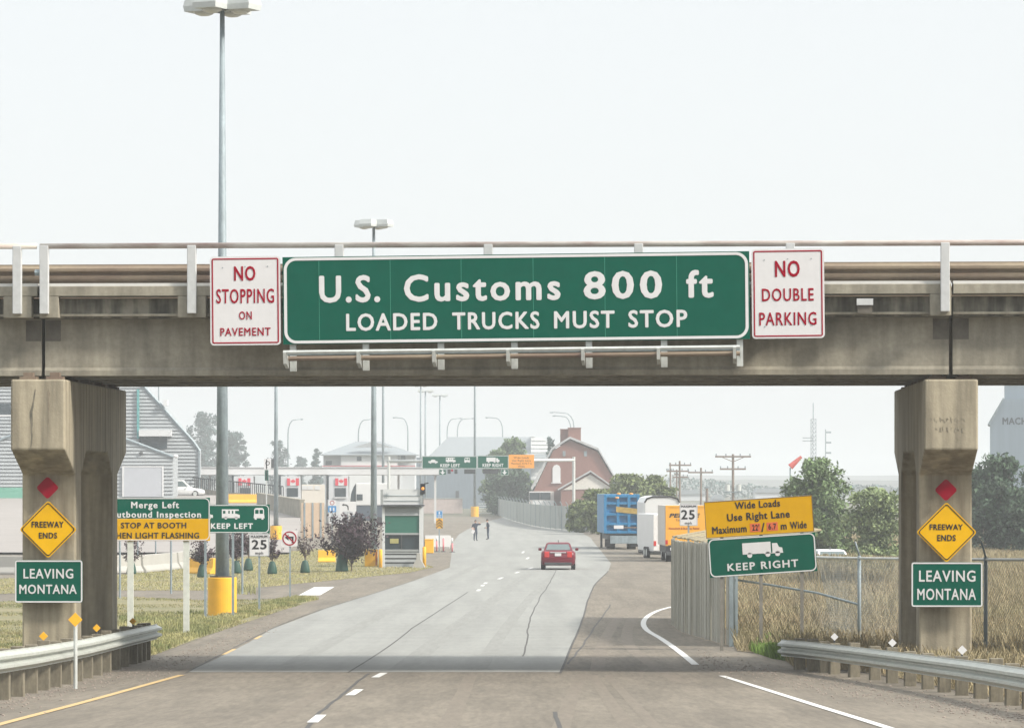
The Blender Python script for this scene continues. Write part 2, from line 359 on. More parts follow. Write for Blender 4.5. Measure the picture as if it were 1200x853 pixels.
tm = mat('tyre darkened asphalt', (.155, .132, .104), .85, .12, 3, (3, .3, 1), fine=.25, fscale=24); tc_ = mat('tyre darkened concrete', (.215, .218, .205), .85, .1, 2, (3, .2, 1), fine=.1, fscale=8)
for pts_, w_ in (([(655, 860), (668, 822), (682, 790)], .22), ([(742, 860), (716, 824), (694, 791)], .2), ([(776, 860), (742, 824), (712, 791)], .16), ([(300, 860), (352, 826), (400, 792)], .2), ([(520, 860), (536, 826), (552, 791)], .24), ([(800, 800), (770, 782), (745, 764), (735, 750), (738, 730), (752, 712)], .3), ([(700, 786), (704, 762), (716, 736), (734, 712)], .3)):
    struct(stripe('tyre_mark', wob(smooth_px(pts_, 4), .35, 2, int(pts_[0][0])), w_, .0055, tm))
for pts_, w_ in (([(470, 785), (520, 745), (575, 705), (620, 672)], .5), ([(330, 785), (420, 735), (500, 692), (560, 662)], .45), ([(560, 785), (590, 740), (622, 700), (650, 672)], .35)):
    struct(stripe('tyre_mark', wob(smooth_px(pts_, 4), .3, 2, int(pts_[0][0])), w_, .0095, tc_))
for pts_ in ([(0, 818), (60, 812), (140, 806), (190, 800)], [(220, 842), (300, 838), (372, 838)], [(420, 798), (520, 800), (640, 797), (700, 799)], [(700, 842), (800, 838), (900, 842)]):
    struct(stripe('road_crack', wob(pts_, .9, 6, int(pts_[1][0])), .016, .0065, M['seal']))
LAWN_NEAR = [(-140, 835), (-30, 812), (0, 803), (60, 792), (110, 780), (180, 768), (212, 756), (245, 744), (290, 729), (330, 715.5), (358, 707), (374, 702.5), (345, 700.5), (300, 703), (240, 704), (140, 699), (0, 705), (-140, 712)]
LAWN_FAR = [(-140, 703), (0, 696), (60, 694), (130, 692), (250, 692), (310, 688), (380, 681), (440, 675), (480, 671), (508, 664.5), (495, 660), (442, 657), (440, 641), (400, 641), (340, 646), (300, 651), (230, 660), (190, 668), (137, 674), (0, 678), (-140, 682)]
FIELD = [(864, 763), (912, 768), (930, 782), (1000, 786), (1060, 796), (1150, 815), (1300, 850), (1300, 645), (1240, 622), (850, 622), (838, 660), (842, 700), (852, 740)]
struct(sheet('lawn', LAWN_NEAR, .014, M['lawn']))
struct(sheet('lawn', LAWN_FAR, .014, M['lawn']))
struct(sheet('field', FIELD, .016, mat('dry field soil', (0.1944, 0.1549, 0.0921), .95, .2, .3)))
# raised inspection yard climbing to the left
rows = [(647, 262), (636, 290), (620, 330), (606, 368), (595, 400), (586, 425), (580, 442), (578.5, 600)]
mb = MB(); k = 0
for py, d in rows:
    xr = X(340 if d < 300 else (352 if d < 370 else 330), d)
    z = CZ + (HY - py) / F * d
    mb.v += [(-95 - d * .2, d, z), (X(130, d), d, z), (xr, d, z), (xr + .02, d, G(d) - .3)]
n = len(rows)
for i in range(n - 1):
    for j in range(3): mb.f.append((i*4+j, i*4+j+1, i*4+4+j+1, i*4+4+j))
struct(mb.build('yard', mat('pinkish yard concrete', (0.2737, 0.2529, 0.2380), .9, .06, .2, fine=.06, fscale=2)))
def yardz(d): return float(np.interp(d, [r[1] for r in rows], [CZ + (HY - r[0]) / F * r[1] for r in rows]))
# far hills and the kerbed island beside the booth
for k_, (d0, ybase) in enumerate(((2600, 556), (1700, 564))):
    mb = MB(); r = random.Random(21 + k_); N_ = 120; top = []
    ph = [r.uniform(0, 6) for _ in range(5)]
    for i in range(N_ + 1):
        xx = -1.1 * d0 + 2.2 * d0 * i / N_
        hgt = (HY - ybase) / F * d0 + CZ + d0 * .0009 * sum(math.sin(xx / d0 * q * 9 + ph[q]) / (q + 1) for q in range(5))
        top.append((xx, hgt))
    for i, (xx, z) in enumerate(top): mb.v += [(xx, d0 - 500, G(d0 - 500) - 3), (xx, d0 - 200, z * .6), (xx, d0, z), (xx, d0 + 500, -5)]
    for i in range(N_):
        for j in range(3): mb.f.append((i*4+j, i*4+4+j, i*4+5+j, i*4+1+j))
    struct(mb.build('hills', mat('far dry hills', (0.1260, 0.1330, 0.1200), .95, .3, .01), smooth=True))
isl = [gp(498, 643), gp(527, 643), gp(529.5, 634), gp(528, 629), gp(498, 629)]
mb = MB(); mb.prism([(p.x, p.y) for p in isl], min(p.z for p in isl) - .1, max(p.z for p in isl) + .16, 'z')
struct(mb.build('island_kerb', mat('island concrete', (0.3640, 0.3500, 0.3290), .9, .08, 1), bevel=.03))

# ---------------------------------------------------------------- bridge
BR = thing('overpass_bridge', 'tan concrete girder overpass with rusty guard rail crossing above the whole road', 'bridge', (0, 75.0, 0), RAD(-3.3))
SB = F / 75.0
def bz(py, d=75.0): return CZ + (HY - py) / F * d
def bx(px): return (px - CX) / SB
JX = [-34.0, bx(43.5), bx(1112.5), 34.0]
zg0, zg1 = bz(439.5, 75.2), bz(372, 74.9)
for gy in (.2, 2.3, 4.3, 6.2, 8.1):
    for a, b in zip(JX[:-1], JX[1:]):
        p = [(gy, zg0), (gy + .50, zg0), (gy + .50, zg0 + .1), (gy + .46, zg0 + .16), (gy + .46, zg1), (gy + .04, zg1), (gy + .04, zg0 + .16), (gy, zg0 + .1)]
        MB().prism(p, a + .035, b - .035, 'x').build('girder', M['concg'], BR)
        if gy == .2:                                          # bearing end diaphragm stains by the joints
            for sx in ((a + .04, a + .34), (b - .34, b - .04)):
                if abs(sx[0]) < 20: MB().box(sx[0], sx[1], gy + .035, gy + .06, zg1 - .42, zg1 - .02).build('joint_stain', M['stain'], BR)
for a, b in zip(JX[:-1], JX[1:]):
    MB().box(a + .02, b - .02, -.06, 9.5, zg1 + .003, bz(349)).build('deck', streak(mat('grimy shade tinted deck edge', (.19, .18, .145), .9, .25, 2, (.6, 1, 1.5), fine=.15, fscale=10), 5, (1, 1, .15), .7, 1.05), BR, bevel=.015)  # grime, with the shade of the recess also darkened into the colour
POSTX = [-126, 19.2, 51.2, 225.5, 399, 573.5, 749, 925, 1104, 1283]
def pilx(a, b): return [x for x in POSTX if a < bx(x) < b]
zt0, zt1, zt2 = bz(370), bz(346.5), bz(335)
for a, b in zip(JX[:-1], JX[1:]):
    m_ = MB(); m_.box(a + .02, b - .02, -.30, .3, zt1, zt2)
    m_.box(a + .02, b - .02, -.11, -.062, zt0, zt0 + .05)
    for px in pilx(a, b):
        x = bx(px); x0, x1 = max(a + .02, x - .28), min(b - .02, x + .26)
        m_.box(x0, x1, -.295, -.05, zt0 - .03, zt1 - .002)
    m_.build('parapet', M['concg'], BR, bevel=.01)
    MB().box(a + .02, b - .02, 9.0, 9.6, zt0, zt2).build('parapet', M['concg'], BR)
    MB().box(a + .02, b - .02, -.27, .27, zt2 + .002, bz(331.5)).build('kerb_top', mat('kerb sunlight tint', (0.5920, 0.5920, 0.5760), .8, .05, 4), BR)  # sunlight on the concrete kerb top put into a paler colour
for px in POSTX:
    x = bx(px); MB().box(x - .085, x + .085, -.42, -.30, bz(367.5), bz(287.5)).build('rail_post', M['wpost'], BR, bevel=.012)
    MB().box(x - .2, x + .2, .1, .35, bz(332), bz(308)).build('guard_post', M['rust'], BR, bevel=.01)
def wprof(h=.31, dpt=.08):
    q = [(0, 0), (.0, .02), (dpt, .07), (dpt, .11), (.015, .14), (.015, .17), (dpt, .20), (dpt, .24), (0, .29), (0, .31)]
    return [(a * dpt / .08, b * h / .31) for a, b in q]
pr = wprof(.37, .09)
for a, b in ((-34, bx(42)), (bx(46), 34)):
    loops = [[(x, .06 - n_, bz(331) + z_) for n_, z_ in pr] + [(x, .066 - n_ + .01, bz(331) + z_) for n_, z_ in reversed(pr)] for x in (a, b)]
    MB().loft(loops).build('guard_beam', M['rust'], BR)
    MB().tube([(a, -.36, bz(288)), (b, -.36, bz(288))], .055, 10).build('top_rail', M['toprail'], BR, smooth=True)
MB().tube([(bx(40), -.36 + .02, bz(319)), (bx(48), -.34, bz(319))], .06, 8).build('expansion_tube', M['galvd'], BR)
MB().tube([(-34, 9.3, bz(288)), (34, 9.3, bz(288))], .05, 8).build('top_rail', M['toprail'], BR)
loops = [[(x, 9.2 + n_, bz(331) + z_) for n_, z_ in pr] + [(x, 9.19 + n_ - .01, bz(331) + z_) for n_, z_ in reversed(pr)] for x in (-34, 34)]
MB().loft(loops).build('guard_beam', M['rust'], BR)
MB().box(bx(1002), bx(1021), -.34, -.21, bz(359.5), bz(352)).build('drain_plate', M['wpost'], BR)
MB().box(bx(1003), bx(1020), -.30, -.19, bz(369), bz(359.6)).build('drain_plate', M['stain'], BR)

def pier(px_left, px_right, label, dface):
    s = F / dface; x0, x1 = X(px_left, dface), X(px_right, dface); W = x1 - x0
    T = thing('bridge_pier', label, 'pier', (x0, dface, 0), RAD(-1.9), 'hammerhead piers carrying the overpass')
    zb = G(dface) - 1.0; z0, z1, z2 = CZ + (HY - 556) / F * (dface + 1.4), CZ + (HY - 527) / F * dface, CZ + (HY - 444.5) / F * dface
    p = [(1.4, zb), (2.2, zb), (2.2, z0), (2.9, z1), (6.0, z1), (6.7, z0), (6.7, zb), (7.5, zb), (7.5, z0), (8.9, z1), (8.9, z2), (0, z2), (0, z1), (1.4, z0)]
    MB().prism(p, 0, W, 'x').build('pier_body', M['conc'], T, bevel=.035)
    for yy in (.45, 2.5, 4.5, 6.4, 8.3):
        for xx in (W * .27, W * .76):
            MB().box(xx - .16, xx + .16, yy - .16, yy + .16, z2 - .01, z2 + .06).box(xx - .09, xx + .09, yy - .12, yy + .12, z2 + .06, z2 + .14).build('bearing', M['rust'], T)
    return T
PL = pier(12.5, 76.5, 'tan concrete pier under the left end of the bridge with dark drip stains', 75.1)
def stain(T, px0, dface, pts, m, name='drip_stain'):            # irregular stain lying on the cap face: (px, py, width px)
    s_ = F / dface; L_ = [((a - w_ / 2 - px0) / s_, CZ + (HY - b) / s_) for a, b, w_ in pts]; R_ = [((a + w_ / 2 - px0) / s_, CZ + (HY - b) / s_) for a, b, w_ in pts]
    MB().prism(L_ + R_[::-1], -.004, .001, 'y').build(name, m, T)
drip = mat('greenish black drip stain', (.135, .13, .10), .9, .3, 9, (1, 1, .4), col2=(.24, .215, .165))
stain(PL, 12.5, 75.1, [(41.5, 456, .6), (40.5, 463, 1.8), (39.5, 470, 1.6), (38.2, 477, 2.6), (36.6, 483, 3.2), (36.8, 490, 3.4), (37.4, 497, 2.4), (37.0, 504, 2.0), (37.6, 511, 1.6), (37.0, 520, 1.2), (36.4, 525, .5)], drip)
stain(PL, 12.5, 75.1, [(57, 455, .5), (57.4, 462, 3.4), (57.0, 469, 1.6), (57.4, 476, 2.4), (57.2, 486, .8), (57.3, 493, 1.4), (57.0, 500, .4)], mat('faint brown drip', (.23, .195, .145), .9, .2, 8))
PR = pier(1083, 1146, 'tan concrete pier under the right end of the bridge with faint scribbled marks', 74.6)
rs = random.Random(12); b = MB(); s_ = F / 74.6
for row, (x0_, x1_, y_) in enumerate(((1090, 1132, 492), (1096, 1128, 503))):
    x_ = x0_
    while x_ < x1_:
        q = [((x_ + rs.uniform(0, 3) - 1083) / s_, -.004, CZ + (HY - y_ - rs.uniform(-3.5, 3.5)) / s_) for _ in range(3)]; b.tube(q, .005, 4); x_ += rs.uniform(3.2, 5)
b.build('scribble', mat('faded scribble', (0.2970, 0.2700, 0.2160), .9), PR)

# ---------------------------------------------------------------- signs
class Sign:
    def __init__(s, name, label, cat, cx, cy, d, rz=0.0, tilt=0.0, group=None):
        s.cx, s.cy, s.d, s.s = cx, cy, d, F / d
        s.T = thing(name, label, cat, at(cx, cy, d), rz, group); s.T.rotation_euler = (0, RAD(-tilt), rz); s.tilt = tilt
        s.y = 0.0
    def u(s, px): return (px - s.cx) / s.s
    def z(s, py): return (s.cy - py) / s.s
    def panel(s, x0, x1, y0, y1, face, r=0, border=None, bw=1.5, inset=0.0, y=0.0, name='panel', th=.02):
        P = rrect(s.u(x0), s.u(x1), s.z(y1), s.z(y0), r / s.s); MB().prism(P, y, y + th, 'y').build(name, face, s.T)
        if border:
            i = inset; rr = max(r - i, 0)
            A = rrect(s.u(x0 + i), s.u(x1 - i), s.z(y1 - i), s.z(y0 + i), rr / s.s); B = rrect(s.u(x0 + i + bw), s.u(x1 - i - bw), s.z(y1 - i - bw), s.z(y0 + i + bw), max(rr - bw, .0 if rr == 0 else .2) / s.s)
            MB().ring(A, B, y - .006, y + .002).build('border', border, s.T)
        return s
    def diamond(s, h, face, border=None, bw=1.2, inset=1.0, y=0.0):
        q = lambda k, r_: [(x * math.cos(RAD(45)) - z * math.sin(RAD(45)), x * math.sin(RAD(45)) + z * math.cos(RAD(45))) for x, z in rrect(-k, k, -k, k, r_, 4)]
        k = h / s.s / math.sqrt(2); MB().prism(q(k, .05), y, y + .012, 'y').build('panel', face, s.T)
        if border: MB().ring(q(k - inset / s.s, .045), q(k - (inset + bw) / s.s, .04), y - .006, y + .002).build('border', border, s.T)
        return s
    def text(s, t, x0, x1, ytop, ybase, m, bold=.02, space=1.12, slant=0., y=0.0):
        text_mesh(t, s.u(x0), s.u(x1), s.z(ybase), s.z(ytop), y - .005, m, s.T, bold, space, slant); return s
    def polys(s, name, polys, m, y=0.0, th=.006):             # polygons in photo px, one part
        b = MB()
        for P in polys: b.prism([(s.u(a), s.z(c)) for a, c in P], y - th, y + .001, 'y')
        b.build(name, m, s.T); return s
    def post(s, px, wid, ytop, gy=None, m=None, dep=None, yoff=.06, round_=False):
        wx = X(px, s.d); g = (G(s.d) if gy is None else gy) - .3; top = CZ + (HY - ytop) / F * s.d
        dep = dep or wid; inv = (Matrix.Translation(s.T.location) @ s.T.rotation_euler.to_matrix().to_4x4()).inverted()
        b = MB()
        if round_: b.tube([inv @ Vector((wx, s.d + yoff, g)), inv @ Vector((wx, s.d + yoff, top))], wid / 2, 8)
        else:
            b.box(wx - wid/2, wx + wid/2, s.d + yoff - dep/2, s.d + yoff + dep/2, g, top); b.v = [tuple(inv @ Vector(v)) for v in b.v]
        b.build('post', m or M['galv'], s.T); return s
def circ(cx, cy, r, n=20, r2=None): return [(cx + r * math.cos(2*math.pi*i/n), cy + (r2 or r) * math.sin(2*math.pi*i/n)) for i in range(n)]
def icon_rv(x0, x1, y0, y1):
    w_, h_ = x1 - x0, y1 - y0; X_ = lambda t: x0 + w_ * t; Y_ = lambda t: y0 + h_ * t
    P = [[(X_(0), Y_(0)), (X_(.93), Y_(0)), (X_(.96), Y_(.14)), (X_(0), Y_(.14))], [(X_(0), Y_(.42)), (X_(.80), Y_(.42)), (X_(1), Y_(.55)), (X_(1), Y_(.85)), (X_(0), Y_(.85))]]
    for a, b in ((0, .06), (.20, .36), (.44, .56), (.64, .74)): P.append([(X_(a), Y_(.14)), (X_(b), Y_(.14)), (X_(b), Y_(.42)), (X_(a), Y_(.42))])
    for c in (.22, .8): P.append(circ(X_(c), Y_(.86), w_ * .075, 14))
    return P
def icon_bus(x0, x1, y0, y1):
    w_, h_ = x1 - x0, y1 - y0; X_ = lambda t: x0 + w_ * t; Y_ = lambda t: y0 + h_ * t
    P = [[(X_(.2), Y_(0)), (X_(.8), Y_(0)), (X_(.93), Y_(.1)), (X_(.93), Y_(.16)), (X_(.07), Y_(.16)), (X_(.07), Y_(.1))], [(X_(.05), Y_(.5)), (X_(.95), Y_(.5)), (X_(1), Y_(.88)), (X_(0), Y_(.88))]]
    for a, b in ((.05, .14), (.46, .54), (.86, .95)): P.append([(X_(a), Y_(.16)), (X_(b), Y_(.16)), (X_(b), Y_(.5)), (X_(a), Y_(.5))])
    for c in (.1, .72): P.append([(X_(c), Y_(.88)), (X_(c + .18), Y_(.88)), (X_(c + .18), Y_(1)), (X_(c), Y_(1))])
    return P
def icon_truck(x0, x1, y0, y1):
    w_, h_ = x1 - x0, y1 - y0; X_ = lambda t: x0 + w_ * t; Y_ = lambda t: y0 + h_ * t
    P = [[(X_(0), Y_(0)), (X_(.70), Y_(0)), (X_(.70), Y_(.78)), (X_(0), Y_(.78))],
         [(X_(.735), Y_(.12)), (X_(.86), Y_(.12)), (X_(.9), Y_(.4)), (X_(.98), Y_(.45)), (X_(1), Y_(.82)), (X_(.52), Y_(.82)), (X_(.52), Y_(.79)), (X_(.735), Y_(.79))]]
    for c in (.17, .62, .86): P.append(circ(X_(c), Y_(.86), w_ * .062, 16))
    return P
def icon_car(x0, x1, y0, y1):
    w_, h_ = x1 - x0, y1 - y0; X_ = lambda t: x0 + w_ * t; Y_ = lambda t: y0 + h_ * t
    P = [[(X_(0), Y_(.4)), (X_(.2), Y_(.36)), (X_(.36), Y_(0)), (X_(.66), Y_(0)), (X_(.82), Y_(.36)), (X_(1), Y_(.45)), (X_(1), Y_(.8)), (X_(0), Y_(.8))]]
    for c in (.22, .78): P.append(circ(X_(c), Y_(.82), w_ * .09, 12))
    return P
def rz_bridge(px): return 75.0 - X(px, 75) * math.tan(RAD(3.3))
RB = RAD(-3.3)
# overhead customs sign with its under-bracket
S = Sign('overhead_sign', 'long green overhead sign reading U.S. Customs 800 ft on the bridge', 'sign', 604, 348.7, rz_bridge(604) - .56, RB, .55)
S.panel(330, 878, 298, 400.5, M['green'], 0, th=.05)
MB().ring(rrect(S.u(331.5), S.u(876.5), S.z(399.5), S.z(299), 14 / S.s, 10), rrect(S.u(335), S.u(873), S.z(396.3), S.z(302.2), 11 / S.s, 10), -.008, .002).build('border', M['swhite'], S.T)
for px in (373, 457, 540.5, 625, 709, 793): MB().box(S.u(px - .35), S.u(px + .35), -.004, .002, S.z(396), S.z(302.5)).build('panel_seam', mat('seam green', (.02, .21, .14), .5), S.T)
S.text('U.S.', 373, 445, 321.5, 351, M['swhite'], .022, 1.15).text('Customs', 473, 657, 321.5, 351, M['swhite'], .022, 1.22).text('800', 684, 776, 320.5, 350.7, M['swhite'], .022, 1.25).text('ft', 804, 836, 320.5, 350.5, M['swhite'], .022, 1.2)
S.text('LOADED', 404.5, 512, 366, 385, M['swhite'], .02, 1.15).text('TRUCKS', 529.5, 632, 366, 385, M['swhite'], .02, 1.15).text('MUST', 649, 720, 366, 385, M['swhite'], .02, 1.15).text('STOP', 736, 805, 366, 385, M['swhite'], .02, 1.15)
for px in (341, 427, 515.5, 602, 689.5, 777.5, 866):
    x = S.u(px); MB().box(x - .06, x + .06, .06, .16, S.z(432), S.z(300)).box(x - .01, x + .01, .06, .62, S.z(423), S.z(415)).build('bracket', M['galv'], S.T)
    MB().prism([(-.02, S.z(429)), (-.42, S.z(424)), (-.46, S.z(411)), (-.42, S.z(409)), (-.02, S.z(416))], x - .13, x - .07, 'x').build('arm', M['galv'], S.T)
MB().tube([(S.u(333), -.42, S.z(410.5)), (S.u(866), -.42, S.z(410.5))], .035, 8).build('walkway_rail', M['galv'], S.T)
MB().tube([(S.u(333), -.1, S.z(417.5)), (S.u(866), -.1, S.z(417.5))], .045, 8).build('walkway_rail', M['rust'], S.T)
MB().tube([(S.u(333), -.30, S.z(413)), (S.u(866), -.30, S.z(413))], .02, 6).build('walkway_rail', M['galvd'], S.T)
def redsign(label, x0, x1, y0, y1, tilt, lines):
    cx, cy = (x0 + x1) / 2, (y0 + y1) / 2
    q = Sign('parking_sign', label, 'sign', cx, cy, rz_bridge(cx) - .54, RB, tilt)
    q.panel(x0, x1, y0, y1, M['swhite'], 4.5, M['sred'], 1.5, 2.2)
    for t, a, b, c, e, bo in lines: q.text(t, a, b, c, e, M['sred'], bo, 1.14)
    for bx0, by0 in ((x0 + 15, y0 + 13), (x1 - 15, y0 + 12), ((x0 + x1) / 2, y0 + 12), (x0 + 15, y1 - 14), (x1 - 15, y1 - 15)): MB().tube([(q.u(bx0), -.008, q.z(by0)), (q.u(bx0), .002, q.z(by0))], .011, 8).build('bolt', M['galvd'], q.T)
    for px in (x0 + 22, x1 - 22): MB().box(q.u(px - 2), q.u(px + 2), .02, .10, q.z(y1 - 12), q.z(y0 + 8)).build('bracket', M['galvd'], q.T)
redsign('white NO STOPPING ON PAVEMENT sign with red border beside the green overhead sign', 246, 329, 300.5, 404.5, .5,
        (('NO', 274.5, 299.7, 312.6, 328.5, .02), ('STOPPING', 253.3, 321.5, 339, 355, .012), ('ON', 280, 295, 365.2, 374.3, .012), ('PAVEMENT', 257.7, 317, 384.3, 393.3, .012)))
redsign('white NO DOUBLE PARKING sign with red border beside the green overhead sign', 881, 966, 291.5, 396.5, .6,
        (('NO', 908.4, 937.5, 306.2, 324, .02), ('DOUBLE', 893, 953.5, 338.3, 352.5, .012), ('PARKING', 889.5, 956.5, 366.3, 380.8, .012)))
# signs on the two piers
for side, px, py, d, txt in (('left', 56.4, 620.2, 76.3, ((37, 74.7, 611, 617.8), (45.6, 67, 624, 630.5))), ('right', 1109.3, 623.5, 75.75, ((1089.5, 1128.3, 614.2, 620.6), (1098.4, 1120, 626.7, 633.5)))):
    h = 34 if side == 'left' else 35.6
    q = Sign('warning_sign', 'yellow diamond FREEWAY ENDS sign on the %s bridge pier' % side, 'sign', px, py, d, RAD(-1.9))
    q.diamond(h, M['syellow'], M['black'], 1.1, 1.3); q.text('FREEWAY', *txt[0], M['black'], .02).text('ENDS', *txt[1], M['black'], .02)
    q = Sign('diamond_marker', 'plain red diamond marker on the %s bridge pier' % side, 'marker', px - .7, py - (48.8 if side == 'left' else 49.5), d, RAD(-1.9)); q.diamond(13.6, M['sred'])
    x0, x1, y0, y1 = (17, 97, 656, 706) if side == 'left' else (1068, 1151.5, 658.5, 711)
    q = Sign('border_sign', 'green LEAVING MONTANA sign low on the %s bridge pier' % side, 'sign', (x0+x1)/2, (y0+y1)/2, d - .04, RAD(-1.9))
    q.panel(x0, x1, y0, y1, M['green'], 3, M['swhite'], 1.7, .3)
    if side == 'left': q.text('LEAVING', 27.3, 86, 666.5, 677.3, M['swhite'], .015).text('MONTANA', 22.5, 90, 685, 695.3, M['swhite'], .015)
    else: q.text('LEAVING', 1077, 1143, 668.5, 681, M['swhite'], .015).text('MONTANA', 1075, 1143.6, 689.8, 702.3, M['swhite'], .015)
# wide loads sign
TH = 3.7; c3, s3 = math.cos(RAD(TH)), math.sin(RAD(TH)); C0 = (891.5, 627)
S = Sign('guide_sign', 'tilted yellow Wide Loads sign over green KEEP RIGHT truck panel by the ribbed enclosure', 'sign', *C0, 93.0, 0, TH)
U = lambda u, v: (C0[0] + u, C0[1] + v)
S.panel(C0[0] - 64, C0[0] + 63, C0[1] - 43, C0[1] - .3, M['sochre'], 0, M['stain'], .6, .1, name='yellow_panel')
S.panel(C0[0] - 62.5, C0[0] + 63.5, C0[1] + .6, C0[1] + 46, M['green'], 0, name='green_panel')
MB().ring(rrect(S.u(C0[0]-62), S.u(C0[0]+63), S.z(C0[1]+45.6), S.z(C0[1]+1), 6.5/S.s), rrect(S.u(C0[0]-60.6), S.u(C0[0]+61.6), S.z(C0[1]+44.2), S.z(C0[1]+2.4), 5.2/S.s), -.008, .002).build('border', M['swhite'], S.T)
T_ = lambda t, a, b, v0, v1, m, bo=.02, sp=1.1: S.text(t, C0[0]+a, C0[0]+b, C0[1]+v0, C0[1]+v1, m, bo, sp)
T_('Wide Loads', -28, 25, -40.3, -32.5, M['black']); T_('Use Right Lane', -38, 35.5, -27.2, -19, M['black'])
T_('Maximum', -56.4, -16, -13.3, -5.2, M['black']); T_('/', 1, 5.4, -14, -4.2, M['black']); T_('m', 24.2, 31, -13.3, -5.2, M['black']); T_('Wide', 35, 54.5, -13.3, -5.2, M['black'])
for a, b in ((-12, .4), (7.6, 20.7)): S.polys('number_patch', [[U(a, -14.4), U(b, -14.4), U(b, -4.4), U(a, -4.4)]], M['sorange'], 0, .004)
T_("22'", -9.6, -1.0, -12.6, -6.2, M['black']); T_('6.7', 9.6, 18.8, -12.6, -6.2, M['black'])
S.polys('truck_symbol', icon_truck(C0[0] - 22.5, C0[0] + 25, C0[1] + 8, C0[1] + 25), M['swhite']); T_('KEEP RIGHT', -41.5, 41.8, 31, 39.2, M['swhite'], .022, 1.2)
for px in (846, 892, 940): S.post(px, .075, 600, m=mat('dull brown steel post', (.20, .19, .17), .7, .2, 5))
# merge left sign
S = Sign('guide_sign', 'green Merge Left Outbound Inspection sign over yellow STOP AT BOOTH panel', 'sign', 184.5, 608, 106.5)
S.panel(122.5, 246, 583, 607.3, M['green'], 0, name='green_panel'); S.panel(122.5, 246, 607.6, 633.5, M['sochre'], 0, name='yellow_panel')
MB().ring(rrect(S.u(123), S.u(245.6), S.z(633), S.z(583.4), 6/S.s), rrect(S.u(124), S.u(244.6), S.z(632), S.z(584.4), 5/S.s), -.008, .002).build('border', M['swhite'], S.T)
S.text('Merge Left', 153.6, 209.8, 588, 595, M['swhite'], .025, 1.2).text('Outbound Inspection', 127.5, 235.6, 599.3, 606, M['swhite'], .025, 1.2)
S.text('STOP AT BOOTH', 141.8, 218.4, 612.3, 618.6, M['black'], .02, 1.12).text('WHEN LIGHT FLASHING', 126, 233.4, 624, 630.4, M['black'], .02, 1.12)
for px in (152.5, 218): S.post(px, .16, 586, m=mat('pale painted post', (.55, .57, .53), .6, .1, 6), dep=.12, yoff=.09)
# keep left sign
S = Sign('guide_sign', 'green KEEP LEFT sign with motorhome and bus symbols before the lamp pole', 'sign', 271, 607.5, 124.5)
S.panel(227, 316, 591, 624.5, M['green'], 0)
MB().ring(rrect(S.u(227.5), S.u(315.2), S.z(624), S.z(591.5), 5/S.s), rrect(S.u(228.4), S.u(314.3), S.z(623.1), S.z(592.4), 4.2/S.s), -.008, .002).build('border', M['swhite'], S.T)
S.polys('car_symbol', icon_car(231, 249.5, 599, 608.5), M['swhite']).polys('motorhome_symbol', icon_rv(260, 281, 596.6, 608.6), M['swhite']).polys('bus_symbol', icon_bus(297.2, 310, 595, 608.6), M['swhite'])
S.text('KEEP LEFT', 247, 296.4, 613.2, 619.2, M['swhite'], .03, 1.2)
for px in (240.5, 272.8): S.post(px, .075, 594, m=M['galvd'])
# speed limits
def speed(label, x0, x1, y0, y1, d, txt):
    q = Sign('speed_sign', label, 'sign', (x0+x1)/2, (y0+y1)/2, d); q.panel(x0, x1, y0, y1, M['swhite'], 1.2, M['galvd'], .35, .4)
    q.text('MAXIMUM', *txt[0], M['black'], .02).text('25', *txt[1], M['black'], .02).text('mph', *txt[2], M['black'], .005); q.post((x0+x1)/2, .065, y0 + 2, m=M['galvd']); return q
speed('white MAXIMUM 25 mph sign on steel post beside the KEEP LEFT sign', 292, 315.5, 625, 651.5, 131, ((294, 313.3, 627, 630.2), (295, 312.6, 632.7, 643), (299.3, 308.4, 646, 649.3)))
speed('white MAXIMUM 25 mph sign standing before the yellow rental truck', 796.5, 817.5, 589.5, 616, 140, ((798.3, 815.6, 591.8, 594.4), (798.2, 814.2, 597.6, 608), (802.6, 810.6, 611, 614)))
# no left turn
S = Sign('prohibition_sign', 'square white no left turn sign with red ring on thin post', 'sign', 339.3, 630.8, 148)
S.panel(330, 348.6, 621.5, 640, M['swhite'], 1)
MB().ring([(S.u(x), S.z(y)) for x, y in circ(339.3, 630.6, 8.4, 28)], [(S.u(x), S.z(y)) for x, y in circ(339.3, 630.6, 7.0, 28)], -.010, .002).build('red_ring', M['sred'], S.T)
S.polys('arrow_symbol', [[(341.8, 636.2), (341.8, 630.6), (338.2, 630.6), (338.2, 633.2), (333.6, 629.6), (338.2, 626), (338.2, 628.4), (344, 628.4), (344, 636.2)]], M['black'], 0, .004)
S.polys('slash', [[(333.3, 626), (334.4, 625), (345.3, 635.2), (344.3, 636.3)]], M['sred'], -.004, .006); S.post(339.8, .06, 625, m=M['galvd'])
